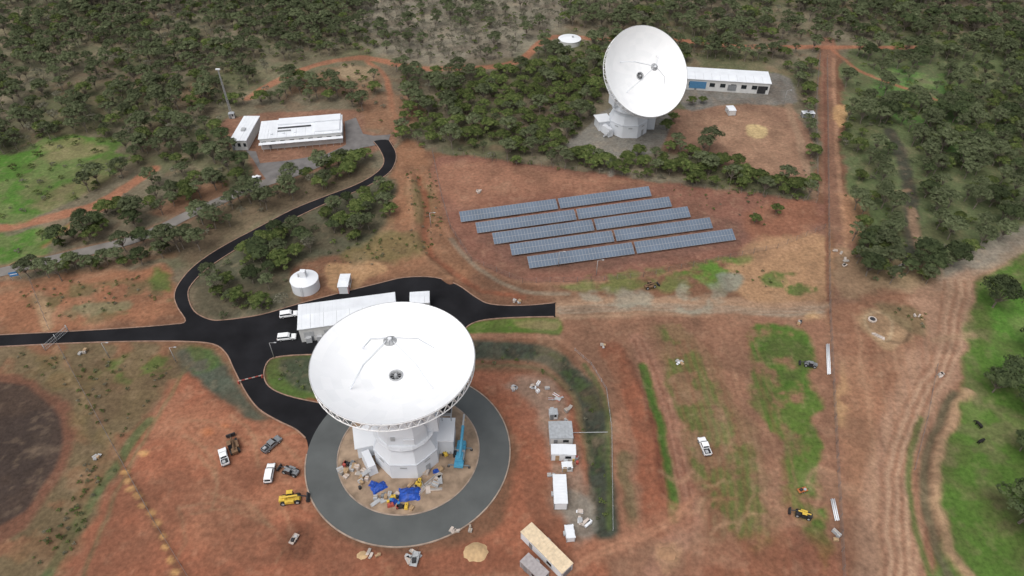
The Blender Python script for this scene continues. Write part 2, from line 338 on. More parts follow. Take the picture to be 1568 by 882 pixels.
line([(715,538),(780,536),(835,545),(875,572),(903,615),(915,670),(920,730),(925,810)],SLOPE,5.8,0.8,0.9)
line([(715,538),(780,536),(835,545),(875,572),(903,615),(915,670),(920,730),(925,810)],srgb(66,80,50),4,1.5,2,0.8,(0.52,0.08,'2'))
line([(715,538),(780,536),(835,545),(875,572),(903,615),(915,670),(920,730),(925,810)],srgb(52,54,50),4.5,1.5,2,0.8,(0.55,0.05,'3'))
line([(895,560),(925,615),(932,680),(932,810)],srgb(82,94,60),1.3,0.5,0.5,0.9)
line([(720,562),(790,558),(840,572),(875,600),(892,650),(900,700)],srgb(118,112,80),1.5,0.8,1,0.6)
poly([(715,572),(790,572),(840,585),(868,620),(880,680),(840,700),(800,640),(770,600)],srgb(168,104,82),2,2,0.8)
poly([(770,578),(830,578),(865,610),(880,680),(905,760),(915,815),(880,835),(850,790),(840,700),(820,625)],srgb(162,136,122),1.5,2.5,0.75,(0.38,0.12,'2'))
poly([(860,752),(905,765),(912,812),(880,822),(858,790)],GRAVEL,1,1.5,0.8)
poly([(405,560),(420,548),(470,543),(600,540),(640,560),(600,600),(510,622),(450,608),(415,595)],srgb(86,105,58),0.6,0.5)
poly([(425,552),(500,545),(560,545),(520,605),(450,590)],SLOPE,1,1,0.8)
line([(470,615),(510,620),(540,610)],srgb(150,84,60),2,0.7,0.6)
TRAIL=srgb(174,110,84)
trails=[([(380,150),(430,120),(490,98),(560,88),(640,104),(760,101),(806,86),(822,70),(850,56),(930,60),(1040,62),(1120,70),(1270,72),(1400,72)],4.5),
([(-60,362),(0,350),(80,332),(150,312),(200,282),(235,258)],5),([(20,408),(60,380),(110,343),(160,318)],3.0),
([(560,92),(590,118),(600,160),(605,200)],2.5),([(1268,70),(1320,110),(1400,140),(1450,160)],2.0)]
for t,w in trails: line(t,TRAIL,w,0.8,1.2,0.95)
poly([(480,112),(560,100),(585,125),(565,150),(600,170),(600,195),(560,190),(540,150),(470,140),(430,150)],srgb(146,108,84),3,4,0.75)
poly([(520,100),(570,105),(565,125),(530,125)],srgb(172,150,120),2,3,0.6)
poly([(270,140),(320,120),(330,135),(290,165)],srgb(146,112,86),3,4,0.6)
poly([(545,160),(625,140),(640,190),(560,200)],srgb(154,106,82),3,5,0.7)
for mp in([(-300,255),(0,238),(70,215),(120,203),(190,225),(185,262),(150,285),(120,303),(60,325),(0,342),(-300,360)],[(-300,370),(0,362),(50,350),(105,345),(60,385),(20,400),(-300,430)]):
    poly(mp,srgb(84,122,54),1.5,5,0.95);poly(mp,srgb(112,122,82),1.5,5,0.75,(0.50,0.1,'2'))
poly([(60,225),(120,210),(160,230),(80,250)],srgb(150,126,96),2,4,0.5)
poly([(60,300),(130,270),(180,270),(150,290),(70,320)],srgb(130,108,84),2,4,0.6)
poly([(235,320),(330,275),(350,300),(280,330)],srgb(154,102,78),2,4,0.7)
oldroad=[(-60,428),(0,417),(60,402),(120,388),(200,368),(250,348),(290,328),(350,302),(400,282),(460,262),(505,242),(540,222)]
line(oldroad,srgb(146,108,88),8,1.2,2,0.7)
line([(0,445),(100,420),(200,400),(260,390)],srgb(148,108,82),4,1.5,3,0.7)
poly([(345,182),(540,168),(560,200),(600,205),(600,222),(545,240),(480,262),(410,282),(385,262),(378,230),(350,222)],srgb(148,104,86),1.5,2)
poly([(1035,168),(1215,165),(1242,270),(1190,276),(1110,258),(1090,238),(1015,228)],srgb(152,112,93),1.2,3)
poly([(1080,180),(1180,175),(1225,255),(1170,262),(1100,215)],srgb(168,126,103),3,3,0.7)
poly([(1145,192),(1175,195),(1172,210),(1148,208)],srgb(206,176,126),0.8,1.5,0.9)
poly([(868,224),(905,190),(935,165),(1020,172),(1022,205),(1000,234),(935,240)],srgb(136,131,127),0.8,1)
poly([(1045,118),(1190,112),(1218,140),(1210,160),(1120,158),(1060,170),(1040,150)],srgb(126,121,119),1,1)
line([(1208,160),(1228,230),(1246,300)],srgb(166,132,110),3,0.8,1,0.7)
line([(942,240),(935,268)],srgb(176,168,158),2,0.5,0.3,0.9)
lay(al,sst(0.58,0.8,N3)*0.12,srgb(206,170,140));lay(al,sst(0.42,0.25,N3)*0.16,srgb(84,66,54))
lay(al,sst(0.48,0.32,N5)*0.30,srgb(98,74,61));lay(al,sst(0.60,0.74,N5)*0.14,srgb(188,156,130))
rough=fbm(X,Y,3,3,12)-0.5
Z+= -0.12+rough*0.2
line([(1480,600),(1455,640),(1440,700),(1436,780),(1450,830),(1490,900)],None,3,1.4,1.2,hz=0.7)
line([(1462,600),(1440,640),(1422,690),(1418,760),(1432,830),(1465,900)],None,2.5,1,0.5,hz=-0.6)
line([(715,520),(790,518),(850,524),(895,552),(923,607),(933,660),(936,815)],None,6,2.5,0.3,hz=0.9)
line([(715,548),(780,548),(830,558),(866,585),(893,620),(905,670),(910,730),(915,805)],None,4,2,0.3,hz=-0.8)
line([(955,540),(985,600),(1005,680),(1015,760)],None,4,1.6,0.8,hz=0.6)
line([(985,560),(1003,620),(1018,690),(1030,760),(1030,790)],None,3,1.5,0.5,hz=-0.5)
line([(268,545),(300,560),(340,595),(390,635)],None,5,2,0.5,hz=-0.5)
line([(640,270),(655,320),(650,360),(665,390),(700,420),(740,445)],None,3,1.2,0.5,hz=-0.6)
line([(630,270),(640,330),(635,370),(655,400),(690,430)],None,3,1.2,0.5,hz=0.5)
far=np.clip((np.maximum(np.abs(X)-380,0)+np.maximum(Y-440,0))/900,0,1.5)
Z+=far*70*(0.4+fbm(X,Y,500,3,20))
nx,ny=len(xs),len(ys)
me=bpy.data.meshes.new('ground')
i0=(np.arange(ny-1)[:,None]*nx+np.arange(nx-1)[None,:]).ravel()
q=np.stack([i0,i0+1,i0+nx+1,i0+nx],1).astype(np.int32)
me.vertices.add(len(X));me.vertices.foreach_set('co',np.stack([X,Y,Z],1).astype(np.float32).ravel())
me.loops.add(q.size);me.loops.foreach_set('vertex_index',q.ravel())
me.polygons.add(len(q));me.polygons.foreach_set('loop_start',np.arange(0,q.size,4,dtype=np.int32));me.polygons.foreach_set('loop_total',np.full(len(q),4,np.int32))
me.polygons.foreach_set('use_smooth',np.ones(len(q),bool))
me.update();me.validate()
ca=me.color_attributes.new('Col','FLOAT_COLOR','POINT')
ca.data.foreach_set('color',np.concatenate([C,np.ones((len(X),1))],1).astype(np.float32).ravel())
gm=bpy.data.materials.new('ground_soil');gm.use_nodes=True;nt=gm.node_tree;L=nt.links;b=nt.nodes['Principled BSDF'];b.inputs['Roughness'].default_value=0.95
b.inputs['Specular IOR Level'].default_value=0.15
at=nt.nodes.new('ShaderNodeAttribute');at.attribute_name='Col'
tc=nt.nodes.new('ShaderNodeTexCoord')
def nz(s,d,lo,hi,f0=0.3,f1=0.7):
    n=nt.nodes.new('ShaderNodeTexNoise');n.inputs['Scale'].default_value=s;n.inputs['Detail'].default_value=d;n.inputs['Roughness'].default_value=0.65
    L.new(tc.outputs['Object'],n.inputs['Vector']);r=nt.nodes.new('ShaderNodeMapRange')
    r.inputs['From Min'].default_value=f0;r.inputs['From Max'].default_value=f1;r.inputs['To Min'].default_value=lo;r.inputs['To Max'].default_value=hi
    L.new(n.outputs['Fac'],r.inputs['Value']);return r.outputs[0],n
a1,_=nz(0.12,6,0.85,1.15);a2,n2=nz(0.9,8,0.70,1.30)
mm=nt.nodes.new('ShaderNodeMath');mm.operation='MULTIPLY';L.new(a1,mm.inputs[0]);L.new(a2,mm.inputs[1])
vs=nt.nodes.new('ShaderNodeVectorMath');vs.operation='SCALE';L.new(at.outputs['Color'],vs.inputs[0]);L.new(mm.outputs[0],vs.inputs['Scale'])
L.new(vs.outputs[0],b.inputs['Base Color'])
bp=nt.nodes.new('ShaderNodeBump');bp.inputs['Strength'].default_value=0.5;bp.inputs['Distance'].default_value=0.25;L.new(n2.outputs['Fac'],bp.inputs['Height']);L.new(bp.outputs[0],b.inputs['Normal'])
me.materials.append(gm)
go=bpy.data.objects.new('ground',me);bpy.context.collection.objects.link(go)
Zg=Z.reshape(shp)
def gz(x,y):
    i=min(max(np.searchsorted(xs,x)-1,0),nx-2);j=min(max(np.searchsorted(ys,y)-1,0),ny-2)
    return float(Zg[j,i])
# ------------------------------------------------------------ sealed surfaces
def sheet(name,pts,z,m):
    t=tessellate_polygon([[Vector((p[0],p[1],0)) for p in pts]])
    me=bpy.data.meshes.new(name);me.from_pydata([(p[0],p[1],z) for p in pts],[],[tuple(f) for f in t]);me.materials.append(m)
    me.update()
    for p in me.polygons:
        if p.normal.z<0:p.flip()
    o=bpy.data.objects.new(name,me);bpy.context.collection.objects.link(o);return o
def kerb(name,pts,closed,m,w=0.3,z=0.16):
    B=Build(name);N=len(pts)
    off=[]
    for i in range(N):
        a=Vector(pts[(i-1)%N] if (closed or i>0) else pts[i]);c=Vector(pts[(i+1)%N] if (closed or i<N-1) else pts[i])
        d=(c-a);d=d.normalized() if d.length>0 else Vector((1,0));off.append(Vector((-d.y,d.x))*w/2)
    vs=[]
    for i in range(N):
        p=Vector(pts[i]);a=p+off[i];c=p-off[i]
        vs+=[(a.x,a.y,-0.3),(a.x,a.y,z),(c.x,c.y,z),(c.x,c.y,-0.3)]
    fs=[]
    for i in range(N if closed else N-1):
        j=(i+1)%N
        for k in range(3): fs.append((4*i+k,4*i+k+1,4*j+k+1,4*j+k))
    B.add(vs,fs,m);return B.done()
asph=mat('fresh_asphalt',(0.014,0.014,0.016),0.95,0.35,0.12,bump=0.2,bscale=6,spec=0.12)
asph2=mat('grey_asphalt',(0.100,0.107,0.106),0.9,0.14,0.15,bump=0.2,bscale=6,spec=.2)
asph3=mat('old_asphalt',(0.20,0.185,0.17),0.9,0.2,0.2,bump=0.2,spec=.2)
A=[(-60,516),(0,513),(100,508),(200,502),(262,497),(284,492),(272,471),(267,452),(276,431),(300,405),(340,378),(400,346),(450,320),(500,300),(545,283),(576,265),(588,248),(582,230),(572,217),
(596,215),(606,233),(605,250),(592,268),(555,289),(510,307),(460,330),(405,357),(352,388),(317,412),(294,435),(288,452),(297,476),(320,489),(345,490),(400,482),(455,466),(520,449),(580,434),(620,425),(665,425),(700,436),(728,455),(752,466),(800,468),(848,464),(850,465),
(850,484),(848,485),(800,486),(750,489),(722,496),(705,512),(690,535),(600,541),(480,543),(430,546),(411,553),(404,573),(412,592),(440,606),(490,617),(520,620),(520,660),(500,690),(474,694),(472,685),(468,671),(452,657),(425,644),(396,626),(376,600),(358,565),(346,541),(326,527),(280,523),(200,523),(100,526),(0,531),(-60,533)]
ap=smooth(GL(A),True,4)
sheet('asphalt_road',ap,0.048,asph)
for a_,b_ in((0,19),(19,45),(47,62),(66,None)):
    kerb('road_kerb',smooth(GL(A[a_:b_]),False,4),False,concred)
cx,cy=G(626,691)
def circ(r,n=96,c=(cx,cy)):return [(c[0]+r*math.cos(2*math.pi*i/n),c[1]+r*math.sin(2*math.pi*i/n)) for i in range(n)]
def annulus(name,r0,r1,z,m):
    a,b_=circ(r0),circ(r1);n=len(a)
    me=bpy.data.meshes.new(name);me.from_pydata([(p[0],p[1],z) for p in a+b_],[],[(i,n+i,n+(i+1)%n,(i+1)%n) for i in range(n)]);me.materials.append(m)
    o=bpy.data.objects.new(name,me);bpy.context.collection.objects.link(o)
RO,RI=24.8,17.2
annulus('ring_road',RI,RO,0.064,asph2)
kerb('ring_kerb',circ(RI),True,ringk,0.3,0.16)
arc=[(cx+RO*math.cos(a),cy+RO*math.sin(a)) for a in np.linspace(math.radians(-178),math.radians(105),90)]
kerb('ring_kerb',arc,False,ringk,0.3,0.16)
pad=mat('gravel_pad',srgb(168,140,120),0.95,0.4,0.35,bump=0.5)
sheet('gravel_pad',circ(RI-0.1),0.03,pad)
pts=smooth(GL(oldroad),False,4);l=[];r_=[]
for i,p in enumerate(pts):
    a=Vector(pts[max(i-1,0)]);c=Vector(pts[min(i+1,len(pts)-1)]);d=(c-a).normalized();nn=Vector((-d.y,d.x))*2.4
    l.append((p[0]+nn.x,p[1]+nn.y));r_.append((p[0]-nn.x,p[1]-nn.y))
sheet('old_sealed_road',l+r_[::-1],0.036,asph3)
sheet('building_forecourt',GL([(376,230),(392,232),(398,250),(440,246),(500,236),(530,222),(528,186),(545,180),(556,205),(572,208),(598,206),(594,219),(556,226),(500,250),(470,262),(430,270),(410,278),(398,262),(388,245)]),0.042,mat('forecourt_asphalt',(0.16,0.15,0.145),0.9,0.2,0.3,spec=.2))
# ------------------------------------------------------------ antennas
def antenna(name,base,axis,elH,voff):
    B=Build(name,(base[0],base[1],0))
    az=math.atan2(axis[0],-axis[1]) if abs(axis[0])+abs(axis[1])>1e-3 else 0.0
    ph=math.pi/8
    B.part('pedestal')
    B.frus((0,0),8.2,8.0,-0.2,5.2,pedw,8,ph);B.frus((0,0),8.0,6.6,5.2,8.4,pedw,8,ph);B.frus((0,0),6.6,6.2,8.4,10.3,pedw2,8,ph)
    B.frus((0,0),8.22,8.22,5.12,5.28,pedw2,8,ph)
    B.part('annexes')
    B.box((-10.0,1.5,1.9),(5.4,6,3.8),pedw,0.25,top=(0.95,0.9));B.box((-10.2,1.6,4.0),(5.9,6.5,0.3),white2,0.25)
    B.box((-8.8,-4.2,1.6),(2.2,5.5,3.2),pedw,0.5,top=(0.8,0.9))
    B.box((8.9,2.5,2.6),(4.5,6.5,5.2),pedw2,0);B.box((8.9,2.5,5.35),(4.9,6.9,0.3),white2,0)
    for k in range(6):B.box((-8.1-0.45*k,-6.9,2.6-0.45*k),(0.45,1.4,0.12),lgrey,0)
    B.part('doors_and_vents')
    for a in(-90,-45,-135,0,180):
        ar=math.radians(a);x,y=7.62*math.cos(ar),7.62*math.sin(ar)
        if a in(-45,180):B.box((x,y,1.25),(0.08,1.3,2.5),lgrey,ar)
        B.box((x,y,4.2),(0.08,1.6,0.35),lgrey,ar)
    B.M=Matrix.Rotation(az,4,'Z')
    B.part('alidade')
    def ring(hx,hy,z,c=1.6):
        return [(-hx+c,-hy,z),(hx-c,-hy,z),(hx,-hy+c,z),(hx,hy-c,z),(hx-c,hy,z),(-hx+c,hy,z),(-hx,hy-c,z),(-hx,-hy+c,z)]
    secs=[ring(5.7,5.7,10.2,2.5),ring(5.5,5.4,13.0,2.5),ring(4.7,4.6,15.5,2.0),ring(5.0,4.2,elH-2.5,1.7),ring(5.2,3.6,elH+1.2,1.4)]
    vs=[v for s_ in secs for v in s_]
    B.add(vs,[(8*k+i,8*k+(i+1)%8,8*k+8+(i+1)%8,8*k+8+i) for k in range(len(secs)-1) for i in range(8)]+[tuple(range(8*len(secs)-8,8*len(secs)))],pedw)
    B.box((6.7,0.8,12.6),(3.0,5.0,4.6),pedw,0,top=(0.9,0.9));B.box((-6.4,2.0,13.2),(2.4,4.4,3.6),pedw)
    B.box((1.8,-5.45,11.6),(2.4,0.5,1.7),white2);B.box((-1.8,-5.5,12.6),(1.0,0.3,1.2),lgrey)
    B.part('service_platform')
    rp=7.3
    B.frus((0,0),rp,rp,10.16,10.32,white2,16)
    for k in range(16):
        a=k*math.pi/8;a2=(k+1)*math.pi/8;p=(rp*math.cos(a),rp*math.sin(a));q=(rp*math.cos(a2),rp*math.sin(a2))
        B.tube((*p,10.3),(*p,11.4),.035,white2,4);B.tube((*p,11.4),(*q,11.4),.04,white2,4);B.tube((*p,10.9),(*q,10.9),.03,white2,4)
    for k in range(9):
        B.box((9.2,3.4+0.42*k,11.2),(3.0,0.16,1.6),dark,0,rx=0.4)
    B.box((9.2,5.1,10.1),(3.4,4.2,0.2),lgrey);B.tube((8.2,5.1,5.4),(8.2,5.1,10.1),.15,lgrey,5);B.tube((10.4,5.1,5.4),(10.4,5.1,10.1),.15,lgrey,5)
    B.part('elevation_bearings')
    B.tube((-7.6,0,elH),(7.6,0,elH),1.3,pedw,20)
    for s_ in(-1,1):B.tube((s_*6.8,0,elH),(s_*8.0,0,elH),1.8,pedw,20)
    el=math.asin(axis[2]/Vector(axis).length)
    B.M=Matrix.Rotation(az,4,'Z')@Matrix.Translation((0,0,elH))@Matrix.Rotation(math.pi/2-el,4,'X')
    f=12.76;zz=lambda r:voff+r*r/(4*f)
    B.part('reflector')
    rs=[1.55+ (17.3-1.55)*k/16 for k in range(17)]
    B.lathe([(r,zz(r)) for r in rs],white,96,ms=[white,white3])
    B.part('reflector_back')
    B.lathe([(17.3,zz(17.3)),(17.4,zz(17.3)-0.03),(17.4,zz(17.3)-0.3)]+[(r,zz(r)-0.4) for r in rs[::-2]],lgrey,96)  # grey puts shadow into the colour of the dish back, behind the truss
    B.lathe([(13.2,zz(13.2)-1.0),(12.2,zz(12.2)-2.0),(6.2,zz(4)-3.3),(5.2,voff-5),(4.8,voff-6)],pedw,48)
    B.part('rim_truss')
    n=56;zr=zz(17.3)
    for k in range(n):
        st=2*math.pi/n;a=st*k;a2=a+st/2;a3=a+st
        pt=lambda r,z,a:(r*math.cos(a),r*math.sin(a),z)
        l0=pt(17.25,zr-2.3,a2);l1=pt(17.25,zr-2.3,a2+st)
        B.tube(pt(17.4,zr-0.3,a),l0,.085,white3,4);B.tube(l0,pt(17.4,zr-0.3,a3),.085,white3,4);B.tube(l0,l1,.13,white3,5)
        i0_=pt(13.0,zz(13)-2.0,a2);B.tube(l0,i0_,.1,white3,4)
        B.tube(l0,pt(15.2,zz(15.2)-.5,a2),.07,white3,4)
        B.tube(i0_,pt(13.0,zz(13)-2.0,a2+st),.09,white3,4)
    B.lathe([(17.42,zr+.02),(17.5,zr-.1),(17.42,zr-.35)],white3,96)
    B.part('hub')
    B.frus((0,0),5.2,5.6,-1.5,voff-1.2,pedw,24,sm=True)
    B.lathe([(1.55,zz(1.55)+0.0),(1.55,zz(1.55)+0.3),(1.3,zz(1.55)+0.33),(1.3,voff-0.6)],lgrey,32)
    B.frus((0,0),1.3,1.3,voff-0.8,voff-0.55,dark,24);B.frus((0,0),0.5,0.35,voff-0.5,voff+0.5,lgrey,16,sm=True)
    for k in range(8):
        a=k*math.pi/4;B.tube((0.5*math.cos(a),0.5*math.sin(a),voff+.2),(1.35*math.cos(a),1.35*math.sin(a),zz(1.55)+.25),.05,lgrey,4)
    B.part('counterweights')
    for s_ in(-1,1):
        B.box((s_*6.3,0,-2.0),(0.9,3.0,7.5),pedw,top=(1,0.6));B.box((s_*6.4,0,-6.2),(2.4,4.0,2.6),pedw)
    B.part('subreflector')
    zs=voff+10.6
    B.lathe([(0.02,zs-0.3),(0.6,zs-0.2),(1.0,zs+0.05),(1.4,zs+0.35),(1.42,zs+0.5),(1.1,zs+.55),(0.5,zs+0.6)],lgrey,32)
    B.frus((0,0),0.55,0.45,zs+.55,zs+1.3,white2,10)
    for k in range(8):
        a=k*math.pi/4;B.tube((1.35*math.cos(a),1.35*math.sin(a),zs+.5),(0.4*math.cos(a),0.4*math.sin(a),zs+1.3),.05,grey,4)
    B.part('quadripod_legs')
    for k in range(4):
        a=[math.radians(q) for q in(38,142,212,328)][k]
        r0=10.2;p0=Vector((r0*math.cos(a),r0*math.sin(a),zz(r0)));p1=Vector((0.9*math.cos(a),0.9*math.sin(a),zs+.8))
        mid=(p0+p1)/2+Vector((math.cos(a),math.sin(a),0))*0.9+Vector((0,0,0.9))
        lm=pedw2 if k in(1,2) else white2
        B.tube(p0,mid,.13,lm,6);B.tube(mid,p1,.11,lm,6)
        if k in(1,2):B.tube(p0-Vector((0,0,.1)),mid-Vector((0,0,.35)),.05,grey,4);B.tube(mid-Vector((0,0,.35)),p1-Vector((0,0,.35)),.04,grey,4)  # thin grey tubes added as the shaded underside of these two legs
    return B.done()
antenna('deep_space_antenna',(cx,cy),(0,0,1),22.4,5.6)
b2=G(960,197)
antenna('deep_space_antenna',b2,(0.31,-0.70,0.643),21.3,5.6)
# ------------------------------------------------------------ buildings
def hall(name,pl,pr,pb,z,wallm,roofm,over=0.3,windows=0,winm=None,slope=0.3):
    a=Vector(G(*pl,z));b_=Vector(G(*pr,z));c=Vector(G(*pb,z))
    L_=(b_-a).length;u=(b_-a).normalized();v=Vector((-u.y,u.x));D=abs((c-a).dot(v))
    B=Build(name,(a.x,a.y,0),math.atan2(u.y,u.x))
    B.part('walls');B.box((L_/2,D/2,z/2-0.1),(L_-2*over,D-2*over,z+0.1),wallm)
    B.part('roof')
    B.prism([(0,z),(0,z+.18),(L_,z+.18),(L_,z)],0,D,roofm)
    B.add([(0.1,0.1,z+.185),(L_-.1,0.1,z+.185),(L_-.1,D-.1,z+.185),(0.1,D-.1,z+.185),(0.1,D/2,z+.18+slope),(L_-.1,D/2,z+.18+slope)],[(0,1,5,4),(2,3,4,5),(1,2,5),(3,0,4)],roofm)
    nrib=int(L_/1.2)
    for k in range(1,nrib):B.tube((L_*k/nrib,0.15,z+.2),(L_*k/nrib,D/2,z+.2+slope),0.04,lgrey if k%3==0 else roofm,4);B.tube((L_*k/nrib,D-.15,z+.2),(L_*k/nrib,D/2,z+.2+slope),0.04,roofm,4)
    if windows:
        B.part('windows')
        for k in range(windows):
            x=L_*(k+.5)/windows;w=L_/windows*0.5
            B.box((x,over-0.02,z*0.55),(w,0.06,z*0.35),winm or glass);B.box((x,over-0.03,z*0.55-z*0.175-.06),(w+.2,0.12,0.1),lgrey)
    B.part('door');B.box((L_*0.12,over-0.04,1.05),(1.0,0.06,2.1),grey);B.box((over-.03,D*.5,1.3),(0.06,2.6,2.6),lgrey)
    return B,L_,D
B,L_,D=hall('equipment_hall',(455,506),(609,485),(458,467),5.2,offwhite,roofw,0.3,5,lgrey,slope=0.5)
B.part('wall_units')
for k in range(3):B.box((2.5+3*k,-0.2,1.2),(1.6,0.9,1.8),lgrey)
B.done()
B,L_,D=hall('plant_room',(627,466),(658,464),(626,448),4.2,offwhite,roofw,0.2,2,slope=.2);B.done()
B,L_,D=hall('operations_building',(395,214),(524,203),(404,186),4.6,offwhite,roofw,0.4,9,slope=.05)
B.part('roof_recess');B.box((L_*.42,D*.50,4.95),(L_*.40,D*.07,0.2),dark);B.box((L_*.30,D*.33,4.95),(L_*.16,D*.06,0.22),grey)
B.part('upper_roof');B.box((L_*.60,D*.8,5.1),(L_*.76,D*.34,1.0),roofw);B.box((L_*.82,D*.35,5.0),(L_*.3,D*.5,0.8),roofw)
for k in range(3):B.box((L_*(.15+.14*k),D*.2,5.1),(1.0,.9,.5),roofw)
B.part('veranda');
for k in range(12):B.tube((L_*(k+.5)/12,-1.6,0),(L_*(k+.5)/12,-1.6,3),0.07,lgrey,5)
B.box((L_/2,-0.8,3.05),(L_,1.9,0.12),roofw);B.done()
B,L_,D=hall('annex_building',(351,216),(377,216),(362,178),4.2,offwhite,roofw,0.3,3,slope=.1)
B.part('rooftop_units');B.box((L_*.5,D*.4,4.8),(1.5,2,.8),lgrey);B.done()
bluew=mat('blue_wall',(0.07,0.2,0.36),0.6,0.1)
B,L_,D=hall('antenna_operations_building',(1052,121),(1182,129),(1056,103),5.0,offwhite,roofw,0.4,8,glass,slope=.3)
B.part('blue_cladding');B.box((L_*.14,.3,2.4),(L_*.2,0.2,3.2),bluew);B.box((L_*.55,.3,2.0),(L_*.1,0.2,2.6),grey)
B.box((L_*.9,.28,1.9),(3.6,0.2,3.4),dark);B.done()
tx,ty=G(469,440)
B=Build('water_tank',(tx,ty,0));B.part('shell');B.frus((0,0),4.2,4.2,-.2,3.6,pedw,40,sm=True);B.part('roof_cone');B.frus((0,0),4.3,.8,3.6,4.5,white2,40,sm=True)
B.part('hatch_tower');B.box((0,.2,5.4),(2.0,1.8,2.4),white2,top=(.8,.8));B.tube((-1.5,0,4.0),(-1.5,0,5.4),.3,lgrey,8)
B.part('ladder')
for s_ in(-.25,.25):B.tube((s_,-4.4,0),(s_,-4.4,4),.04,lgrey,4)
for k in range(10):B.tube((-.25,-4.4,.4*k),(.25,-4.4,.4*k),.03,lgrey,4)
B.done()
tx,ty=G(872,66);B=Build('water_tank',(tx,ty,0));B.part('shell');B.frus((0,0),5.6,5.6,-.2,2.4,offwhite,40,sm=True);B.part('roof_cone');B.frus((0,0),5.8,.5,2.4,3.3,white2,40)
B.part('hatch');B.box((1.5,0,3.4),(1,1,.5),lgrey);B.done()
def small_shed(name,px,py,rz,d,wm,rm,roofh=0.25,door=grey,trim=None):
    x,y=G(px,py);B=Build(name,(x,y,0),rz);l,w,h=d
    B.part('walls');B.box((0,0,h/2),(l,w,h),wm)
    n=int(l/0.5)
    for k in range(1,n):
        for s_ in(-1,1):B.box((-l/2+l*k/n,s_*(w/2+.02),h/2),(0.14,0.05,h-.3),wm)
    B.part('roof');B.prism([(-l/2-.12,h),(-l/2-.12,h+.1),(0,h+.1+roofh),(l/2+.12,h+.1),(l/2+.12,h)],-w/2-.12,w/2+.12,rm)
    nr=max(2,int(l/.8))
    for k in range(1,nr):
        xx=-l/2+l*k/nr;B.box((xx,0,h+.1+roofh*(1-abs(xx)/(l/2))+.03),(.07,w,.07),rm)
    B.part('openings');B.box((-l*.25,-w/2-.06,1.05),(.95,.06,2.0),door);B.box((l*.2,-w/2-.06,1.5),(min(1.4,l*.3),.06,.9),glass);B.box((l*.2,-w/2-.08,1.0),(min(1.6,l*.34),.1,.08),lgrey)
    B.box((l/2+.05,0,1.1),(.06,w*.75,1.9),door)
    B.part('fittings');B.box((-l*.1,w/2+.35,1.7),(.9,.5,.7),lgrey)
    for sx in(-1,1):
        for sy in(-1,1):B.box((sx*(l/2-.02),sy*(w/2-.02),h/2),(.16,.16,h+.05),trim or lgrey)
    return B.done()
def ang(p,q):
    a,b_=G(*p),G(*q);return math.atan2(b_[1]-a[1],b_[0]-a[0])
gr1=mat('grey_roof',(0.36,0.38,0.40),.5,.15)
small_shed('red_shed',529,440,math.radians(92),(6,3,2.8),white2,roofw,door=red,trim=red)
small_shed('site_office',858,668,0.02,(5.6,5,2.6),offwhite,gr1,0.1)
small_shed('site_office',862,698,-0.03,(5.8,2.8,2.6),white2,roofw,0.1,door=wood)
small_shed('storage_shed',847,638,0.1,(2.0,1.8,2.0),white2,gr1,0.1)
small_shed('storage_shed',868,718,0.05,(2.4,1.6,1.6),offwhite,roofw,0.1,door=wood)
small_shed('shipping_container',857,758,math.radians(90),(7.4,2.9,2.6),white2,roofw,0.05,trim=grey)
small_shed('shipping_container',872,820,math.radians(96),(3.0,1.8,1.8),white2,roofw,0.05)
small_shed('site_office',836,848,ang((802,812),(858,868)),(12.5,3.2,2.8),white2,tan,0.08,door=grey)
small_shed('shipping_container',818,876,ang((802,852),(836,884)),(5.8,2.5,2.4),mat('grey_container',(0.3,0.28,0.28),.6,.15),mat('grey_container_top',(0.36,0.33,0.33),.6,.15),0.03)
small_shed('garden_shed',1118,173,math.radians(95),(4.5,3,2.2),offwhite,roofw)
small_shed('pump_shed',1236,178,0.0,(5,2.4,1.8),grey,roofw,0.1)
small_shed('instrument_hut',356,180,0.2,(2.2,1.8,2.0),offwhite,gr1)
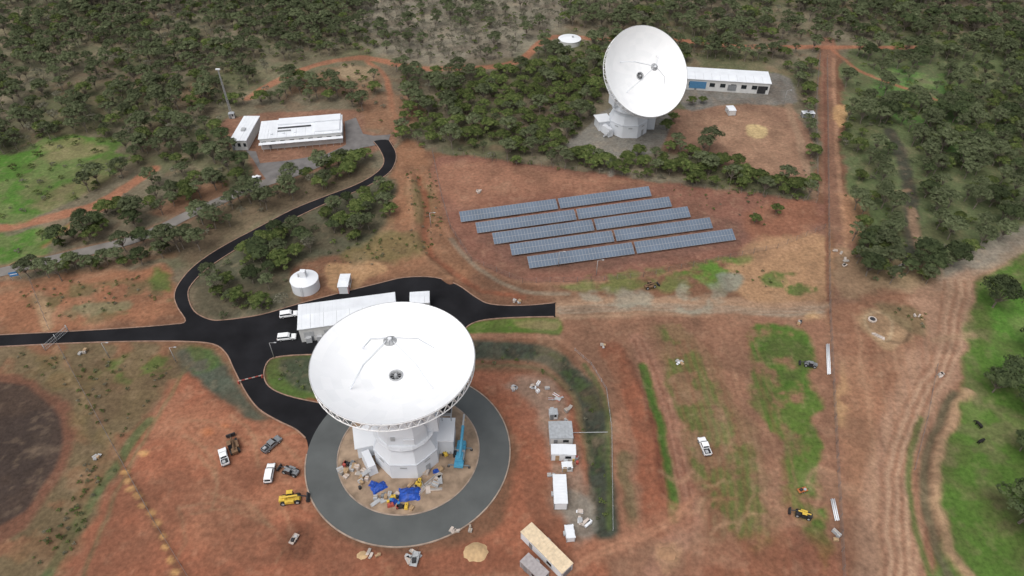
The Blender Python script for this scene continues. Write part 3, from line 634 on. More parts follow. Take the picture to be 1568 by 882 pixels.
# ------------------------------------------------------------ solar array
rows=[((706,340),(703,324),(994,285),(998,300)),((731,357),(727,341),(1024,301),(1029,316)),((757,374),(752,357),(1055,317),(1058,332)),((784,391),(778,374),(1088,333),(1092,349)),((811,411),(805,393),(1122,350),(1127,367))]
for lf,lb,rb,rf in rows:
    z0,z1=0.7,2.5
    a=Vector((*G(*lf,z0),z0));d=Vector((*G(*lb,z1),z1));b_=Vector((*G(*rf,z0),z0))
    u_=(b_-a).normalized();dep=(d-a)-u_*((d-a).dot(u_))
    if dep.y<0:dep=-dep
    dep.x=max(-1,min(1,dep.x));d=a+dep;c=b_+dep
    B=Build('solar_panel_array')
    B.part('modules')
    nrm=((b_-a).cross(d-a)).normalized()
    def P_(u,v,o=0.0):
        return a+(b_-a)*u+dep*v+nrm*o
    for s0,s1 in((0,0.497),(0.509,1)):
        vs=[P_(s0,0,-.05),P_(s1,0,-.05),P_(s1,1,-.05),P_(s0,1,-.05),P_(s0,0),P_(s1,0),P_(s1,1),P_(s0,1)]
        B.add(vs,[(3,2,1,0),(4,5,6,7),(0,1,5,4),(1,2,6,5),(2,3,7,6),(3,0,4,7)],steel)
        n=int((b_-a).length*(s1-s0)/1.05)
        for k in range(n):
            for r in range(2):
                u0=s0+(s1-s0)*(k+.035)/n;u1=s0+(s1-s0)*(k+.965)/n;v0=(r+.02)/2;v1=(r+.98)/2
                B.add([P_(u0,v0,.012),P_(u1,v0,.012),P_(u1,v1,.012),P_(u0,v1,.012)],[(0,1,2,3)],pv)
    B.part('support_frame')
    for k in range(15):
        u=(k+.5)/15;p=P_(u,.2);q=P_(u,.8)
        B.tube((p.x,p.y,-.3),(p.x,p.y,p.z-.05),.07,steel,5);B.tube((q.x,q.y,-.3),(q.x,q.y,q.z-.05),.07,steel,5);B.tube((p.x,p.y,.3),(q.x,q.y,q.z-.2),.05,steel,4)
    B.done()
# ------------------------------------------------------------ vehicles
def wheels(B,xsw,hw,r,w=.25):
    for x in xsw:
        for s_ in(-1,1):
            B.tube((x,s_*(hw-w),r),(x,s_*hw,r),r,rubber,16);B.tube((x,s_*hw,r),(x,s_*(hw+.02),r),r*.55,lgrey,10)
def pickup(px,py,h,col,name='pickup_truck',tray=True):
    x,y=G(px,py);B=Build(name,(x,y,0.065+max(0,gz(x,y))),h)
    B.part('body');B.prism([(-2.6,.45),(-2.62,1.0),(1.1,1.05),(2.3,.98),(2.6,.8),(2.62,.45)],-.93,.93,col)
    if tray:
        B.box((-1.75,0,1.02),(1.6,1.6,.06),dark)
        for s_ in(-1,1):B.box((-1.75,s_*.88,1.15),(1.75,.1,.22),col)
        B.box((-2.6,0,1.15),(.08,1.85,.22),col);B.box((-.9,0,1.15),(.08,1.85,.22),col)
        B.box((-1.9,.2,1.2),(.8,.7,.3),lgrey)
        cab=[(-.85,1.0),(-.7,1.75),(.55,1.78),(1.25,1.06)]
    else: cab=[(-2.55,1.0),(-2.35,1.8),(.45,1.85),(1.3,1.06)]
    B.part('cabin');B.prism(cab,-.82,.82,col)
    B.part('windows')
    B.add([(cab[3][0]+.015,-.72,1.12),(cab[3][0]+.015,.72,1.12),(cab[2][0]+.06,.66,1.72),(cab[2][0]+.06,-.66,1.72)],[(0,1,2,3)],glass)
    B.add([(cab[0][0]-.02,-.7,1.1),(cab[1][0]-.02,-.65,1.68),(cab[1][0]-.02,.65,1.68),(cab[0][0]-.02,.7,1.1)],[(0,1,2,3)],glass)
    for s_ in(-1,1):B.add([(cab[0][0]+.12,s_*.835,1.12),(cab[1][0]+.1,s_*.835,1.66),(cab[2][0]-.05,s_*.835,1.68),(cab[3][0]-.15,s_*.835,1.12)],[(0,1,2,3)],glass)
    B.part('wheels');wheels(B,(-1.65,1.65),.97,.39)
    B.part('trim');B.box((2.66,0,.55),(.12,1.8,.25),dark);B.box((-2.68,0,.55),(.12,1.8,.2),dark)
    for s_ in(-1,1):B.box((2.6,s_*.7,.82),(.08,.35,.15),lgrey);B.box((-2.64,s_*.8,.85),(.06,.15,.25),red);B.box((1.0,s_*1.02,1.15),(.15,.18,.14),dark)
    return B.done(0.04)
def telehandler(px,py,h,col,name='telehandler',boomup=0.25,sc=1.0,col2=None):
    col2=col2 or col
    x,y=G(px,py);B=Build(name,(x,y,max(0,gz(x,y))),h);B.M=Matrix.Scale(sc,4)
    B.part('chassis');B.prism([(-2.4,.6),(-2.5,1.5),(-1.2,1.6),(-.6,1.1),(2.0,1.0),(2.2,.6)],-.7,.7,col)
    B.box((-.1,-.95,1.15),(2.0,.6,.8),col2)
    B.part('cab');B.box((0.0,.75,1.6),(1.6,.95,1.9),glass,top=(.8,.9));B.box((0,.75,2.6),(1.4,1.0,.1),col2)
    B.part('boom');B.tube((-2.0,0,1.9),(1.8,0,1.6+boomup*2),.25,col2,4);B.tube((1.6,0,1.6+boomup*2),(3.6,0,1.2),.18,dark,4)
    B.part('bucket');B.prism([(3.5,.3),(3.6,1.2),(3.9,1.2),(4.3,.25)],-1.1,1.1,dark)
    B.part('wheels');wheels(B,(-1.6,1.6),1.15,.65,.42)
    return B.done(0.03)
pickup(344,702,math.radians(118),white);pickup(414,727,math.radians(95),white,tray=False,name='station_wagon')
pickup(1078,686,math.radians(98),white);pickup(443,484,math.radians(12),white,tray=False,name='parked_car');pickup(440,519,math.radians(8),white,tray=False,name='parked_car')
pickup(391,277,math.radians(70),white2,tray=False,name='parked_car')
pickup(417,683,math.radians(55),grey)
telehandler(359,686,math.radians(118),brown);telehandler(446,767,math.radians(8),yellow,'wheel_loader')
telehandler(446,724,math.radians(160),grey,'skid_loader',sc=.85)
telehandler(1240,560,math.radians(165),grey,'farm_tractor',sc=.7);telehandler(995,440,math.radians(20),brown,'farm_tractor',sc=.75);telehandler(1229,790,math.radians(160),dark,'wheel_loader',sc=.75,col2=yellow)
def trailer(px,py,h,m,n='flatbed_trailer',sc=1.0):
    x,y=G(px,py);B=Build(n,(x,y,0.02),h);B.M=Matrix.Scale(sc,4);B.part('deck');B.box((0,0,.85),(4.2,2,.15),m)
    for s_ in(-1,1):B.box((0,s_*.98,1.05),(4.2,.06,.3),m)
    B.tube((2.1,.0,.8),(3.4,0,.6),.07,dark,5);B.part('wheels');wheels(B,(-.5,.4),1.05,.35);B.part('load');B.box((-.6,.1,1.3),(1.5,1.2,.7),dark,.2,top=(.8,.8));B.box((1.0,-.2,1.15),(1.0,1.0,.45),lgrey,.5)
    return B.done()
trailer(1228,752,0.3,orange,sc=.55);trailer(636,858,1.4,lgrey,sc=.8);trailer(451,827,1.2,dusty,sc=.6)
x,y=G(705,700);B=Build('mobile_crane',(x,y,0.05),math.radians(86))
B.part('carrier');B.box((0,0,.9),(7,2.2,.7),skyblue);B.box((2.9,0,1.5),(1.3,2.1,1.0),skyblue,top=(.85,.95));B.box((-.3,0,1.45),(2.6,2.2,.5),lgrey)
B.part('turret');B.box((-1.2,0,2.0),(2.2,1.9,1.1),skyblue,top=(.9,.9));B.box((-.6,1.1,2.0),(1.3,.8,1.3),glass)
B.part('boom');B.tube((-2.0,-.2,2.4),(5.5,-.2,5.2),.38,skyblue,6);B.tube((5.2,-.2,5.1),(8.2,-.2,6.2),.26,lgrey,6);B.tube((0,-.2,1.6),(2.6,-.2,3.9),.12,lgrey,6);B.tube((8.2,-.2,6.2),(8.2,-.2,4.2),.04,dark,4);B.box((8.2,-.2,4.0),(.3,.3,.5),yellow)
B.part('outriggers')
for sx in(-2.8,2.2):
    B.box((sx,0,.7),(.3,5.0,.25),grey)
    for s_ in(-1,1):B.tube((sx,s_*2.5,0),(sx,s_*2.5,.9),.1,grey,6);B.box((sx,s_*2.5,.05),(.6,.6,.08),dark)
B.part('wheels');wheels(B,(-2.4,-1.2,2.3),1.15,.5,.35);B.done(.03)
# ------------------------------------------------------------ materials around the works
def jumble(name,items,px,py,spread,kinds,seed,k_=1.0,tone=None):
    tone=tone or [dusty,lgrey,conc]
    r=random.Random(seed);x,y=G(px,py);B=Build(name,(x,y,max(0,gz(x,y))))
    for i in range(items):
        k=r.choice(kinds);ox,oy=r.uniform(-1,1)*spread[0],r.uniform(-1,1)*spread[1];a=r.uniform(0,3.1)
        if k=='crate':
            d=(r.uniform(.7,1.8)*k_,r.uniform(.7,1.4)*k_,r.uniform(.5,1.2)*k_);B.box((ox,oy,d[2]/2+.03),d,r.choice([wood,lgrey,wood]+tone),a)
            B.box((ox,oy,d[2]+.06),(d[0]*.98,.1,.06),wood,a)
        elif k=='pipe':
            l=r.uniform(2,4.5)*k_
            for q in range(3):B.tube((ox-math.cos(a)*l/2-math.sin(a)*q*.28,oy-math.sin(a)*l/2+math.cos(a)*q*.28,.15),(ox+math.cos(a)*l/2-math.sin(a)*q*.28,oy+math.sin(a)*l/2+math.cos(a)*q*.28,.15),.1,r.choice(tone),6)
        elif k=='sheet':
            for q in range(3):B.box((ox+.1*q,oy+.07*q,.08+.1*q),(r.uniform(1.2,2.6)*k_,r.uniform(.7,1.2)*k_,.06),r.choice(tone),a+.05*q)
        elif k=='drum':B.frus((ox,oy),.35,.35,0,.9,r.choice([blue,red,dark,yellow]),12);B.frus((ox,oy),.37,.37,.42,.48,dark,12)
        elif k=='machine':
            B.box((ox,oy,.55),(1.6,.9,.7),r.choice([yellow,grey,dark,red]),a,top=(.8,.8));B.tube((ox,oy,.8),(ox+.1,oy,1.4),.06,dark,5);B.tube((ox-.5,oy-.5,.25),(ox-.5,oy+.5,.25),.25,rubber,10)
    return B.done()
W_=[white2,lgrey,dusty]
jumble('building_materials',7,545,722,(2.5,1.5),['crate','sheet','crate'],1);jumble('building_materials',7,530,718,(1.5,1.5),['crate','machine'],2)
jumble('building_materials',12,592,765,(3.0,1.2),['crate','drum','sheet','machine'],3);jumble('building_materials',12,650,745,(3.2,2.5),['crate','machine','pipe','sheet'],4)
jumble('building_materials',9,690,690,(2.5,4),['crate','drum','machine'],5);jumble('building_materials',6,660,728,(3,1.5),['crate','drum','sheet'],15)
jumble('building_materials',6,615,775,(2.5,.8),['crate','machine','drum'],35,.8);jumble('building_materials',5,560,740,(1.2,1.5),['crate','drum'],36,.8)
jumble('steel_pipes',4,848,608,(1.5,2),['pipe','sheet'],6,.8,[white2,lgrey,mat('primer_red',(.38,.16,.12),.7,.2)]);jumble('building_materials',9,812,594,(5,1.6),['sheet','crate','sheet'],7,.8,W_)
jumble('building_materials',8,868,640,(1.6,4),['crate','sheet','drum'],8,.8);jumble('building_materials',4,893,795,(1.0,2.0),['sheet'],9,.9,W_)
jumble('building_materials',5,850,728,(1.5,1.5),['drum','machine','crate'],10,.8);jumble('building_materials',5,700,812,(3,1),['crate','sheet'],12,.6,[dusty,conc])
jumble('building_materials',6,636,852,(1.6,1.2),['crate','sheet'],13,.7);jumble('building_materials',4,575,855,(3,1.5),['crate','sheet'],14,.6,[dusty,conc])
jumble('concrete_slabs',4,1290,402,(1.4,3.0),['sheet'],16,.8);jumble('rubble',3,1380,408,(1,.6),['sheet'],17,.8,[dusty,conc]);jumble('rubble',4,1043,556,(1.0,.6),['sheet','crate'],18,.6,W_)
jumble('building_materials',5,730,295,(1.4,1.4),['sheet','crate'],19,.7,[dusty,conc]);jumble('building_materials',3,1282,385,(1,1),['crate','sheet'],20,.7,[dusty,conc])
jumble('building_materials',4,148,700,(.8,1),['crate','sheet'],21,.7);jumble('rubble',4,1405,485,(1.5,1.5),['sheet','crate'],22,.5,[dusty,conc])
jumble('gravel_bags',4,788,462,(1.6,.5),['crate'],23,.8,[dusty]);jumble('building_materials',3,918,530,(1.5,.8),['crate'],24,.6,[dusty,conc]);jumble('rubble',3,1440,575,(1.0,.8),['sheet'],25,.7,[dusty,conc])
jumble('building_materials',3,128,540,(1.0,.8),['crate','sheet'],26,.7);jumble('building_materials',3,1281,822,(.8,1.2),['crate','sheet'],28,.8,W_)
jumble('building_materials',5,880,705,(.8,1.5),['crate','drum'],29,.7);jumble('building_materials',3,1225,495,(.8,.8),['crate','drum'],30,.6,[dusty,conc])
def tarpaulin(px,py,w,l,a,seed):
    x,y=G(px,py);B=Build('blue_tarpaulin',(x,y,0),a);n=9;r=random.Random(seed);vs=[]
    for j in range(n):
        for i in range(n):
            u,v=i/(n-1)*2-1,j/(n-1)*2-1
            e=max(abs(u),abs(v));vs.append((u*w/2*(1+r.uniform(-.08,.08)),v*l/2*(1+r.uniform(-.08,.08)),.06+(1-e**2)*.8+r.uniform(0,.22)*(e<.99)))
    B.add(vs,[(j*n+i,j*n+i+1,(j+1)*n+i+1,(j+1)*n+i) for j in range(n-1) for i in range(n-1)],tarp);return B.done()
tarpaulin(627,757,5.0,3.6,.1,1);tarpaulin(580,747,3.6,2.2,.6,2);tarpaulin(603,768,1.5,1.6,.9,3);tarpaulin(668,722,1.6,1.0,.3,4)
tarpaulin(572,742,1.6,2.0,1.2,5)
def heap(name,px,py,r,h,m,seed):
    x,y=G(px,py);rr=random.Random(seed);B=Build(name,(x,y,-.1));n=22;vs=[(0,0,h)]
    for k in range(1,6):
        for i in range(n):
            a=2*math.pi*i/n;q=r*k/5*(1+rr.uniform(-.1,.1));vs.append((q*math.cos(a)*1.25,q*math.sin(a),max(0,h*math.cos(k/5*math.pi/2)*(1+rr.uniform(-.12,.12)))))
    fs=[(0,1+i,1+(i+1)%n) for i in range(n)]+[(1+(k-1)*n+i,1+k*n+i,1+k*n+(i+1)%n,1+(k-1)*n+(i+1)%n) for k in range(1,5) for i in range(n)]
    B.add(vs,fs,m,True);return B.done()
heap('sand_heap',728,845,2.2,.9,sandm,1);heap('sand_heap',555,850,1.0,.3,sandm,2)
heap('soil_mound',1022,848,1.6,.5,mat('soil_mound_material',srgb(180,132,100),.95,.2,1,bump=.5),5)
x,y=G(1343,503);B=Build('concrete_culvert',(x,y,-.1))
B.frus((0.0,3.6),1.2,1.2,0,.45,dusty,18);B.frus((0,3.6),.8,.8,.44,.48,dark,18)
for k in range(5):B.box((-1.8+.5*k,-2.2-.9*k*.5,.1),(1.1,.7,.35),dusty,.3*k)
B.done()
for (a_,b_) in(((1265,528),(1267,574)),((1272,765),(1279,798))):
    p,q=G(*a_),G(*b_);B=Build('pipe_bundle')
    for k in range(4):B.tube((p[0]+.24*k,p[1],.2+.2*(k%2)),(q[0]+.24*k,q[1],.2+.2*(k%2)),.12,white2,8)
    B.done()
p,q=G(366,587),G(402,578);B=Build('road_barrier')
for k in range(7):
    t0,t1=k/7,(k+1)/7
    B.box(((p[0]+(q[0]-p[0])*(t0+t1)/2),(p[1]+(q[1]-p[1])*(t0+t1)/2),.9),(abs(q[0]-p[0])/7,.12,.28),red if k%2 else dusty,math.atan2(q[1]-p[1],q[0]-p[0]))
for t in(0,1):B.box((p[0]+(q[0]-p[0])*t,p[1]+(q[1]-p[1])*t,.45),(.3,.6,.9),red)
B.done()
# ------------------------------------------------------------ fences
def fence(name,pix,h=2.2,step=4.0,rails=3,m=None):
    m=m or postm;pts=GL(pix);B=Build(name);B.part('posts')
    for a,c in zip(pts[:-1],pts[1:]):
        a,c=Vector(a),Vector(c);Ln=(c-a).length;n=max(1,int(Ln/step))
        for k in range(n+1):
            p=a+(c-a)*k/n;g=gz(p.x,p.y);B.part('posts');B.tube((p.x,p.y,g-.2),(p.x,p.y,g+h),.055,m,5)
            if k<n:
                q=a+(c-a)*(k+1)/n;g2=gz(q.x,q.y);B.part('wires')
                for r in range(rails):
                    z=h*(r+.6)/rails;B.tube((p.x,p.y,g+z),(q.x,q.y,g2+z),.02,m,3)
    return B.done()
fence('security_fence',[(1252,300),(1249,160),(1255,85)],rails=4)
fence('security_fence',[(1266,90),(1268,300),(1270,480),(1280,680),(1292,900)],rails=5)
fence('security_fence',[(45,425),(76,505)]);fence('security_fence',[(90,530),(135,612),(183,700),(237,800),(292,890)],rails=4)
fence('security_fence',[(662,233),(676,300),(690,350),(722,400),(800,433),(905,431),(985,424),(1080,403),(1190,380),(1262,350)],rails=4)
fence('security_fence',[(662,233),(760,246),(900,264),(1060,287),(1250,310)],rails=4)
fence('retaining_fence',[(880,540),(905,562),(928,600),(936,660),(938,815)],h=1.2,step=2.5,m=lgrey)
fence('farm_fence',[(1435,560),(1420,640),(1400,720)],h=1.2,step=5)
x,y=G(88,522);B=Build('entrance_gate',(x,y,0),1.2);B.part('posts')
for s_ in(-4,0,4):B.tube((s_,0,0),(s_,0,2.6),.12,lgrey,8)
B.part('leaves')
for s_ in(-2,2):
    for z in(.3,1.2,2.1):B.tube((s_-1.9,0,z),(s_+1.9,0,z),.05,lgrey,5)
    for k in range(9):B.tube((s_-1.9+k*.47,0,.3),(s_-1.9+k*.47,0,2.1),.03,lgrey,4)
B.done()
def pole(name,px,py,h,lattice=False):
    x,y=G(px,py);B=Build(name,(x,y,0));B.part('mast')
    if lattice:
        for k in range(3):
            a=k*2.09;B.tube((.5*math.cos(a),.5*math.sin(a),0),(.16*math.cos(a),.16*math.sin(a),h),.11,steel,5)
        for j in range(int(h/1.2)):
            for k in range(3):
                a,a2=k*2.09,(k+1)*2.09;z=j*1.2;r=.5-.34*z/h;B.tube((r*math.cos(a),r*math.sin(a),z),(r*math.cos(a2),r*math.sin(a2),z+1.2),.05,steel,4)
        B.part('head');B.box((0,0,h),(1.8,.5,.5),white2)
    else:
        B.tube((0,0,0),(0,0,h),.12,steel,8,r1=.07);B.part('head');B.tube((0,0,h),(1.5,0,h+.2),.05,steel,5);B.box((1.6,0,h+.15),(.7,.3,.12),lgrey)
    return B.done()
pole('radio_mast',355,178,21,lattice=True)
for p in((913,418),(420,545),(855,405),(1200,155),(660,345),(168,545),(270,552)):pole('street_lamp',p[0],p[1]+3,6)
x,y=G(26,428);B=Build('entrance_sign',(x,y,0),.3);B.part('posts');B.tube((-1.2,0,0),(-1.2,0,3),.08,steel,6);B.tube((1.2,0,0),(1.2,0,3),.08,steel,6);B.part('panel');B.box((0,-.1,2.3),(2.4,.08,1.6),blue);B.box((0,-.15,2.3),(2.0,.02,.3),white2);B.done()
p,q=G(872,664),G(930,666);B=Build('drain_pipe');B.tube((p[0],p[1],.4),(q[0],q[1],1.2),.08,lgrey,6);B.done()
# ------------------------------------------------------------ cows
def cow(px,py,h):
    x,y=G(px,py);g=gz(x,y)
    V=[(0,0,1.05),(.6,0,1.05),(.95,0,1.15),(1.25,0,.95),(1.5,0,.55),(1.68,0,.32),(-.5,0,1.1),(-.75,0,1.1)]
    E=[(0,1),(1,2),(2,3),(3,4),(4,5),(0,6),(6,7)];Rr=[.36,.34,.26,.17,.16,.1,.34,.22]
    for sx,par in((.7,1),(-.6,6)):
        for s_ in(-1,1):
            k=len(V)
            off=-.06 if sx<0 else .03
            V+=[(sx,s_*.2,.75),(sx+off*2,s_*.22,.42),(sx,s_*.22,.05)];Rr+=[.15,.08,.07];E+=[(par,k),(k,k+1),(k+1,k+2)]
    k=len(V);V+=[(-.92,0,.85),(-.95,0,.5)];Rr+=[.04,.05];E+=[(7,k),(k,k+1)]
    for s_ in(-1,1):
        k=len(V);V+=[(1.42,s_*.24,.72)];Rr+=[.05];E+=[(4,k)]
    me=bpy.data.meshes.new('cow');me.from_pydata(V,E,[]);me.materials.append(blackhide)
    o=bpy.data.objects.new('cow',me);bpy.context.collection.objects.link(o);o.location=(x,y,g);o.rotation_euler=(0,0,h)
    m=o.modifiers.new('skin','SKIN');sv=me.skin_vertices[0].data
    for i,r in enumerate(Rr):sv[i].radius=(r,r)
    sv[0].use_root=True
    s=o.modifiers.new('sub','SUBSURF');s.levels=1;s.render_levels=2
cow(1498,653,1.9);cow(1500,678,.4);cow(1552,566,0.7)
# ------------------------------------------------------------ trees
def leafmat(name,c1,c2,rnd=.28):
    m=bpy.data.materials.new(name);m.use_nodes=True;nt=m.node_tree;b=nt.nodes['Principled BSDF'];b.inputs['Roughness'].default_value=.85
    b.inputs['Specular IOR Level'].default_value=.15
    tc=nt.nodes.new('ShaderNodeTexCoord');n=nt.nodes.new('ShaderNodeTexNoise');n.inputs['Scale'].default_value=.55;n.inputs['Detail'].default_value=2
    nt.links.new(tc.outputs['Object'],n.inputs['Vector'])
    cr=nt.nodes.new('ShaderNodeValToRGB');cr.color_ramp.elements[0].position=.36;cr.color_ramp.elements[1].position=.64
    cr.color_ramp.elements[0].color=(*c1,1);cr.color_ramp.elements[1].color=(*c2,1);nt.links.new(n.outputs['Fac'],cr.inputs[0])
    oi=nt.nodes.new('ShaderNodeObjectInfo');mr=nt.nodes.new('ShaderNodeMapRange');mr.inputs['To Min'].default_value=1-rnd;mr.inputs['To Max'].default_value=1+rnd
    nt.links.new(oi.outputs['Random'],mr.inputs['Value']);v=nt.nodes.new('ShaderNodeVectorMath');v.operation='SCALE'
    nt.links.new(cr.outputs[0],v.inputs[0]);nt.links.new(mr.outputs[0],v.inputs['Scale']);nt.links.new(v.outputs[0],b.inputs['Base Color'])
    tr=nt.nodes.new('ShaderNodeBsdfTranslucent');nt.links.new(v.outputs[0],tr.inputs['Color']);mx=nt.nodes.new('ShaderNodeMixShader');mx.inputs[0].default_value=.3
    nt.links.new(b.outputs[0],mx.inputs[1]);nt.links.new(tr.outputs[0],mx.inputs[2]);nt.links.new(mx.outputs[0],nt.nodes['Material Output'].inputs['Surface']);return m
L1=leafmat('gum_leaves',(.088,.108,.052),(.155,.178,.095));L2=leafmat('green_leaves',(.072,.102,.030),(.17,.205,.068));L3=leafmat('dry_leaves',(.14,.135,.095),(.23,.22,.165));L4=leafmat('dark_leaves',(.048,.066,.030),(.10,.128,.056))
def tree_mesh(name,h,cr,leaf,ncl,nlf,ls,seed,trunk=.2,low=.45,shrub=False):
    r=random.Random(seed);V=[];Fc=[];MI=[]
    def tube(p0,p1,r0,r1,n=5):
        d=(p1-p0);q=d.to_track_quat('Z','Y').to_matrix();o=len(V)
        for p,rr in((p0,r0),(p1,r1)):
            for i in range(n):
                a=2*math.pi*i/n;V.append(p+q@Vector((rr*math.cos(a),rr*math.sin(a),0)))
        for i in range(n):Fc.append((o+i,o+(i+1)%n,o+n+(i+1)%n,o+n+i));MI.append(0)
    fork=Vector((r.uniform(-.3,.3),r.uniform(-.3,.3),h*low))
    if not shrub:tube(Vector((0,0,-.3)),fork,trunk,trunk*.7)
    for k in range(ncl):
        a=2.4*k+r.uniform(-.5,.5);rr=cr*.85*math.sqrt((k+.3)/ncl)*r.uniform(.8,1.12)
        t=math.sqrt(max(0,1-(rr/(cr*1.05))**2))
        c=Vector((rr*math.cos(a),rr*math.sin(a),h*(low+(1-low)*(.12+.88*t)*r.uniform(.82,1.0))-(.2 if shrub else 0)))
        if not shrub or k%2==0:
            mid=(fork+c)/2+Vector((0,0,-.3));tube(fork if not shrub else Vector((0,0,0)),mid,trunk*.45,trunk*.28,4);tube(mid,c,trunk*.28,.03,4)
        cs=cr*r.uniform(.24,.38)
        for j in range(nlf):
            d=Vector((r.gauss(0,1),r.gauss(0,1),r.gauss(0,1)));d.normalize()
            if d.z<-.3:d.z*=-.6
            p=c+Vector((d.x,d.y,d.z*.7))*cs*r.uniform(.6,1.05)
            s=ls*r.uniform(.6,1.3);nrm=(d*1.3+Vector((r.uniform(-.5,.5),r.uniform(-.5,.5),r.uniform(.1,.9)))).normalized();q=nrm.to_track_quat('Z','Y').to_matrix();o=len(V);th=r.uniform(0,6.28)
            for m_ in range(3 if r.random()<.4 else 4):
                an=th+m_*1.57;V.append(p+q@Vector((math.cos(an)*s*.5,math.sin(an)*s*.38,0)))
            Fc.append(tuple(range(o,len(V))));MI.append(1)
    me=bpy.data.meshes.new(name);me.from_pydata([tuple(v) for v in V],[],Fc);me.materials.append(bark);me.materials.append(leaf);me.polygons.foreach_set('material_index',MI);me.update();return me
VAR={}
VAR['gum']=[tree_mesh('gum_tree_mesh',7.8,3.4,L1,17,86,.54,s,low=.34) for s in(1,2,3)]+[tree_mesh('gum_tree_mesh',9,4.0,L1,21,84,.58,4,low=.32),tree_mesh('gum_tree_mesh',7,2.9,L1,11,70,.52,5,low=.38)]
VAR['green']=[tree_mesh('wattle_tree_mesh',5.2,3.2,L2,19,110,.48,s,low=.2,trunk=.15) for s in(11,12,13)]
VAR['dark']=[tree_mesh('dark_tree_mesh',8,4.2,L4,26,120,.54,s,low=.25,trunk=.25) for s in(21,22)]
VAR['dry']=[tree_mesh('dry_tree_mesh',5.0,2.4,L3,9,40,.4,s,low=.3,trunk=.1) for s in(31,32)]
VAR['shrub']=[tree_mesh('shrub_mesh',1.3,1.0,L2,6,34,.28,s,low=.2,shrub=True,trunk=.05) for s in(41,42)]+[tree_mesh('shrub_mesh',1.0,.9,L3,5,26,.26,43,low=.2,shrub=True,trunk=.05),tree_mesh('shrub_mesh',1.2,1.0,L1,6,30,.26,44,low=.2,shrub=True,trunk=.05)]
cleared=[GL(p) for p in[
[(-600,440),(0,436),(60,425),(250,405),(268,440),(285,470),(345,492),(445,470),(435,440),(445,405),(520,380),(585,360),(605,340),(600,300),(600,260),(610,215),(660,235),(700,240),(860,262),(940,268),(1060,287),(1235,312),(1245,290),(1246,80),(1290,80),(1292,250),(1300,330),(1310,430),(1420,440),(1500,385),(1700,300),(2600,200),(2600,1500),(-600,1500)],
[(1012,170),(1040,160),(1050,90),(1200,100),(1222,150),(1245,275),(1190,278),(1105,250),(1085,230),(1030,228),(995,238),(930,248),(862,228),(900,190),(925,150),(1010,140)],
[(-300,262),(0,240),(70,218),(120,203),(185,228),(180,262),(140,288),(110,310),(60,335),(90,350),(60,385),(0,402),(-300,425)],
[(340,178),(400,160),(535,158),(570,195),(600,200),(600,222),(545,245),(470,272),(410,290),(378,262),(345,228)],
[(480,108),(560,98),(580,118),(560,145),(500,135)],[(550,150),(605,150),(605,195),(565,190)],[(845,45),(900,45),(900,90),(845,90)],[(268,150),(300,125),(325,140),(290,162)]]]
lines_ex=[(smooth(GL(t),False,3),w/2+3.2) for t,w in trails]+[(smooth(GL(oldroad),False,3),5.0)]+[(smooth(GL([(572,216),(588,248),(545,285),(450,322),(340,382),(285,425),(268,452),(285,492)]),False,3),5.5),(smooth(GL([(1365,200),(1385,250),(1392,310),(1400,370)]),False,2),4.5),(smooth(GL([(596,215),(604,250),(555,289),(460,330),(352,388),(292,435),(290,470)]),False,3),4)]
dense=[GL(p) for p in[[(612,188),(690,140),(790,95),(925,82),(920,150),(880,205),(850,240),(700,225),(625,205)],[(850,225),(935,245),(1020,232),(1090,240),(1240,285),(1235,308),(1060,285),(900,262)],[(480,220),(570,225),(580,262),(490,280)]]]
grn=[GL(p) for p in[[(50,400),(260,350),(420,290),(400,240),(330,200),(160,300)],[(50,440),(80,395),(260,350),(290,400),(230,415)],[(300,420),(430,345),(590,280),(600,340),(440,400),(440,455),(350,485)]]]
bare=GL([(560,-40),(860,-40),(850,60),(760,95),(640,98),(560,60)])
rng=np.random.RandomState(5);sp_=5.2
gx,gy=np.meshgrid(np.arange(-460,460,sp_),np.arange(60,600,sp_))
tx=(gx+rng.uniform(-.48,.48,gx.shape)*sp_).ravel();ty=(gy+rng.uniform(-.48,.48,gx.shape)*sp_).ravel()
ok=np.ones(len(tx),bool)
for c in cleared:ok&=~inside(tx,ty,c)
for pts,w in lines_ex:ok&=seg_dist(tx,ty,pts,False)>w
dn=np.zeros(len(tx),bool)
for c in dense:dn|=inside(tx,ty,c)
gr=np.zeros(len(tx),bool)
for c in grn:gr|=inside(tx,ty,c)
br=inside(tx,ty,bare)
dens=fbm(tx,ty,45,3,31);rr=rng.rand(len(tx))
right=inside(tx,ty,GL([(1285,0),(1800,0),(2000,420),(1420,440),(1300,420)]))
pr=np.where(dn,.95,np.where(br,.8,np.where(gr,.85,0.5+1.2*(dens-.35))))
ok&=rr<pr
pl={k:[] for k in('gum','green','dark','dry','shrub')}
for x,y,d,g,b_,rt in zip(tx[ok],ty[ok],dn[ok],gr[ok],br[ok],right[ok]):
    u=rng.rand();s=rng.uniform(.6,1.18)
    if d:k='green' if u<.8 else 'gum'
    elif g:
        k='green' if u<.38 else('dark' if u<.60 else('dry' if u>.93 else 'gum'))
        if k=='dark':s*=.8
    elif b_:k='dry' if u<.75 else 'gum'
    elif rt:k='gum' if u<.70 else('green' if u<.93 else 'dark')
    else:k='gum' if u<.66 else('dry' if u<.80 else 'green')
    pl[k].append((x,y,s))
sx=rng.uniform(-330,330,6000);sy=rng.uniform(65,430,6000);ok=np.ones(6000,bool)
ok&=~inside(sx,sy,cleared[1]);ok&=~inside(sx,sy,cleared[3])
for pts,w in lines_ex:ok&=seg_dist(sx,sy,pts,False)>w-1
inwork=inside(sx,sy,cleared[0]);ok&=(~inwork)
for x,y in zip(sx[ok],sy[ok]):pl['shrub'].append((x,y,rng.uniform(.6,1.8)))
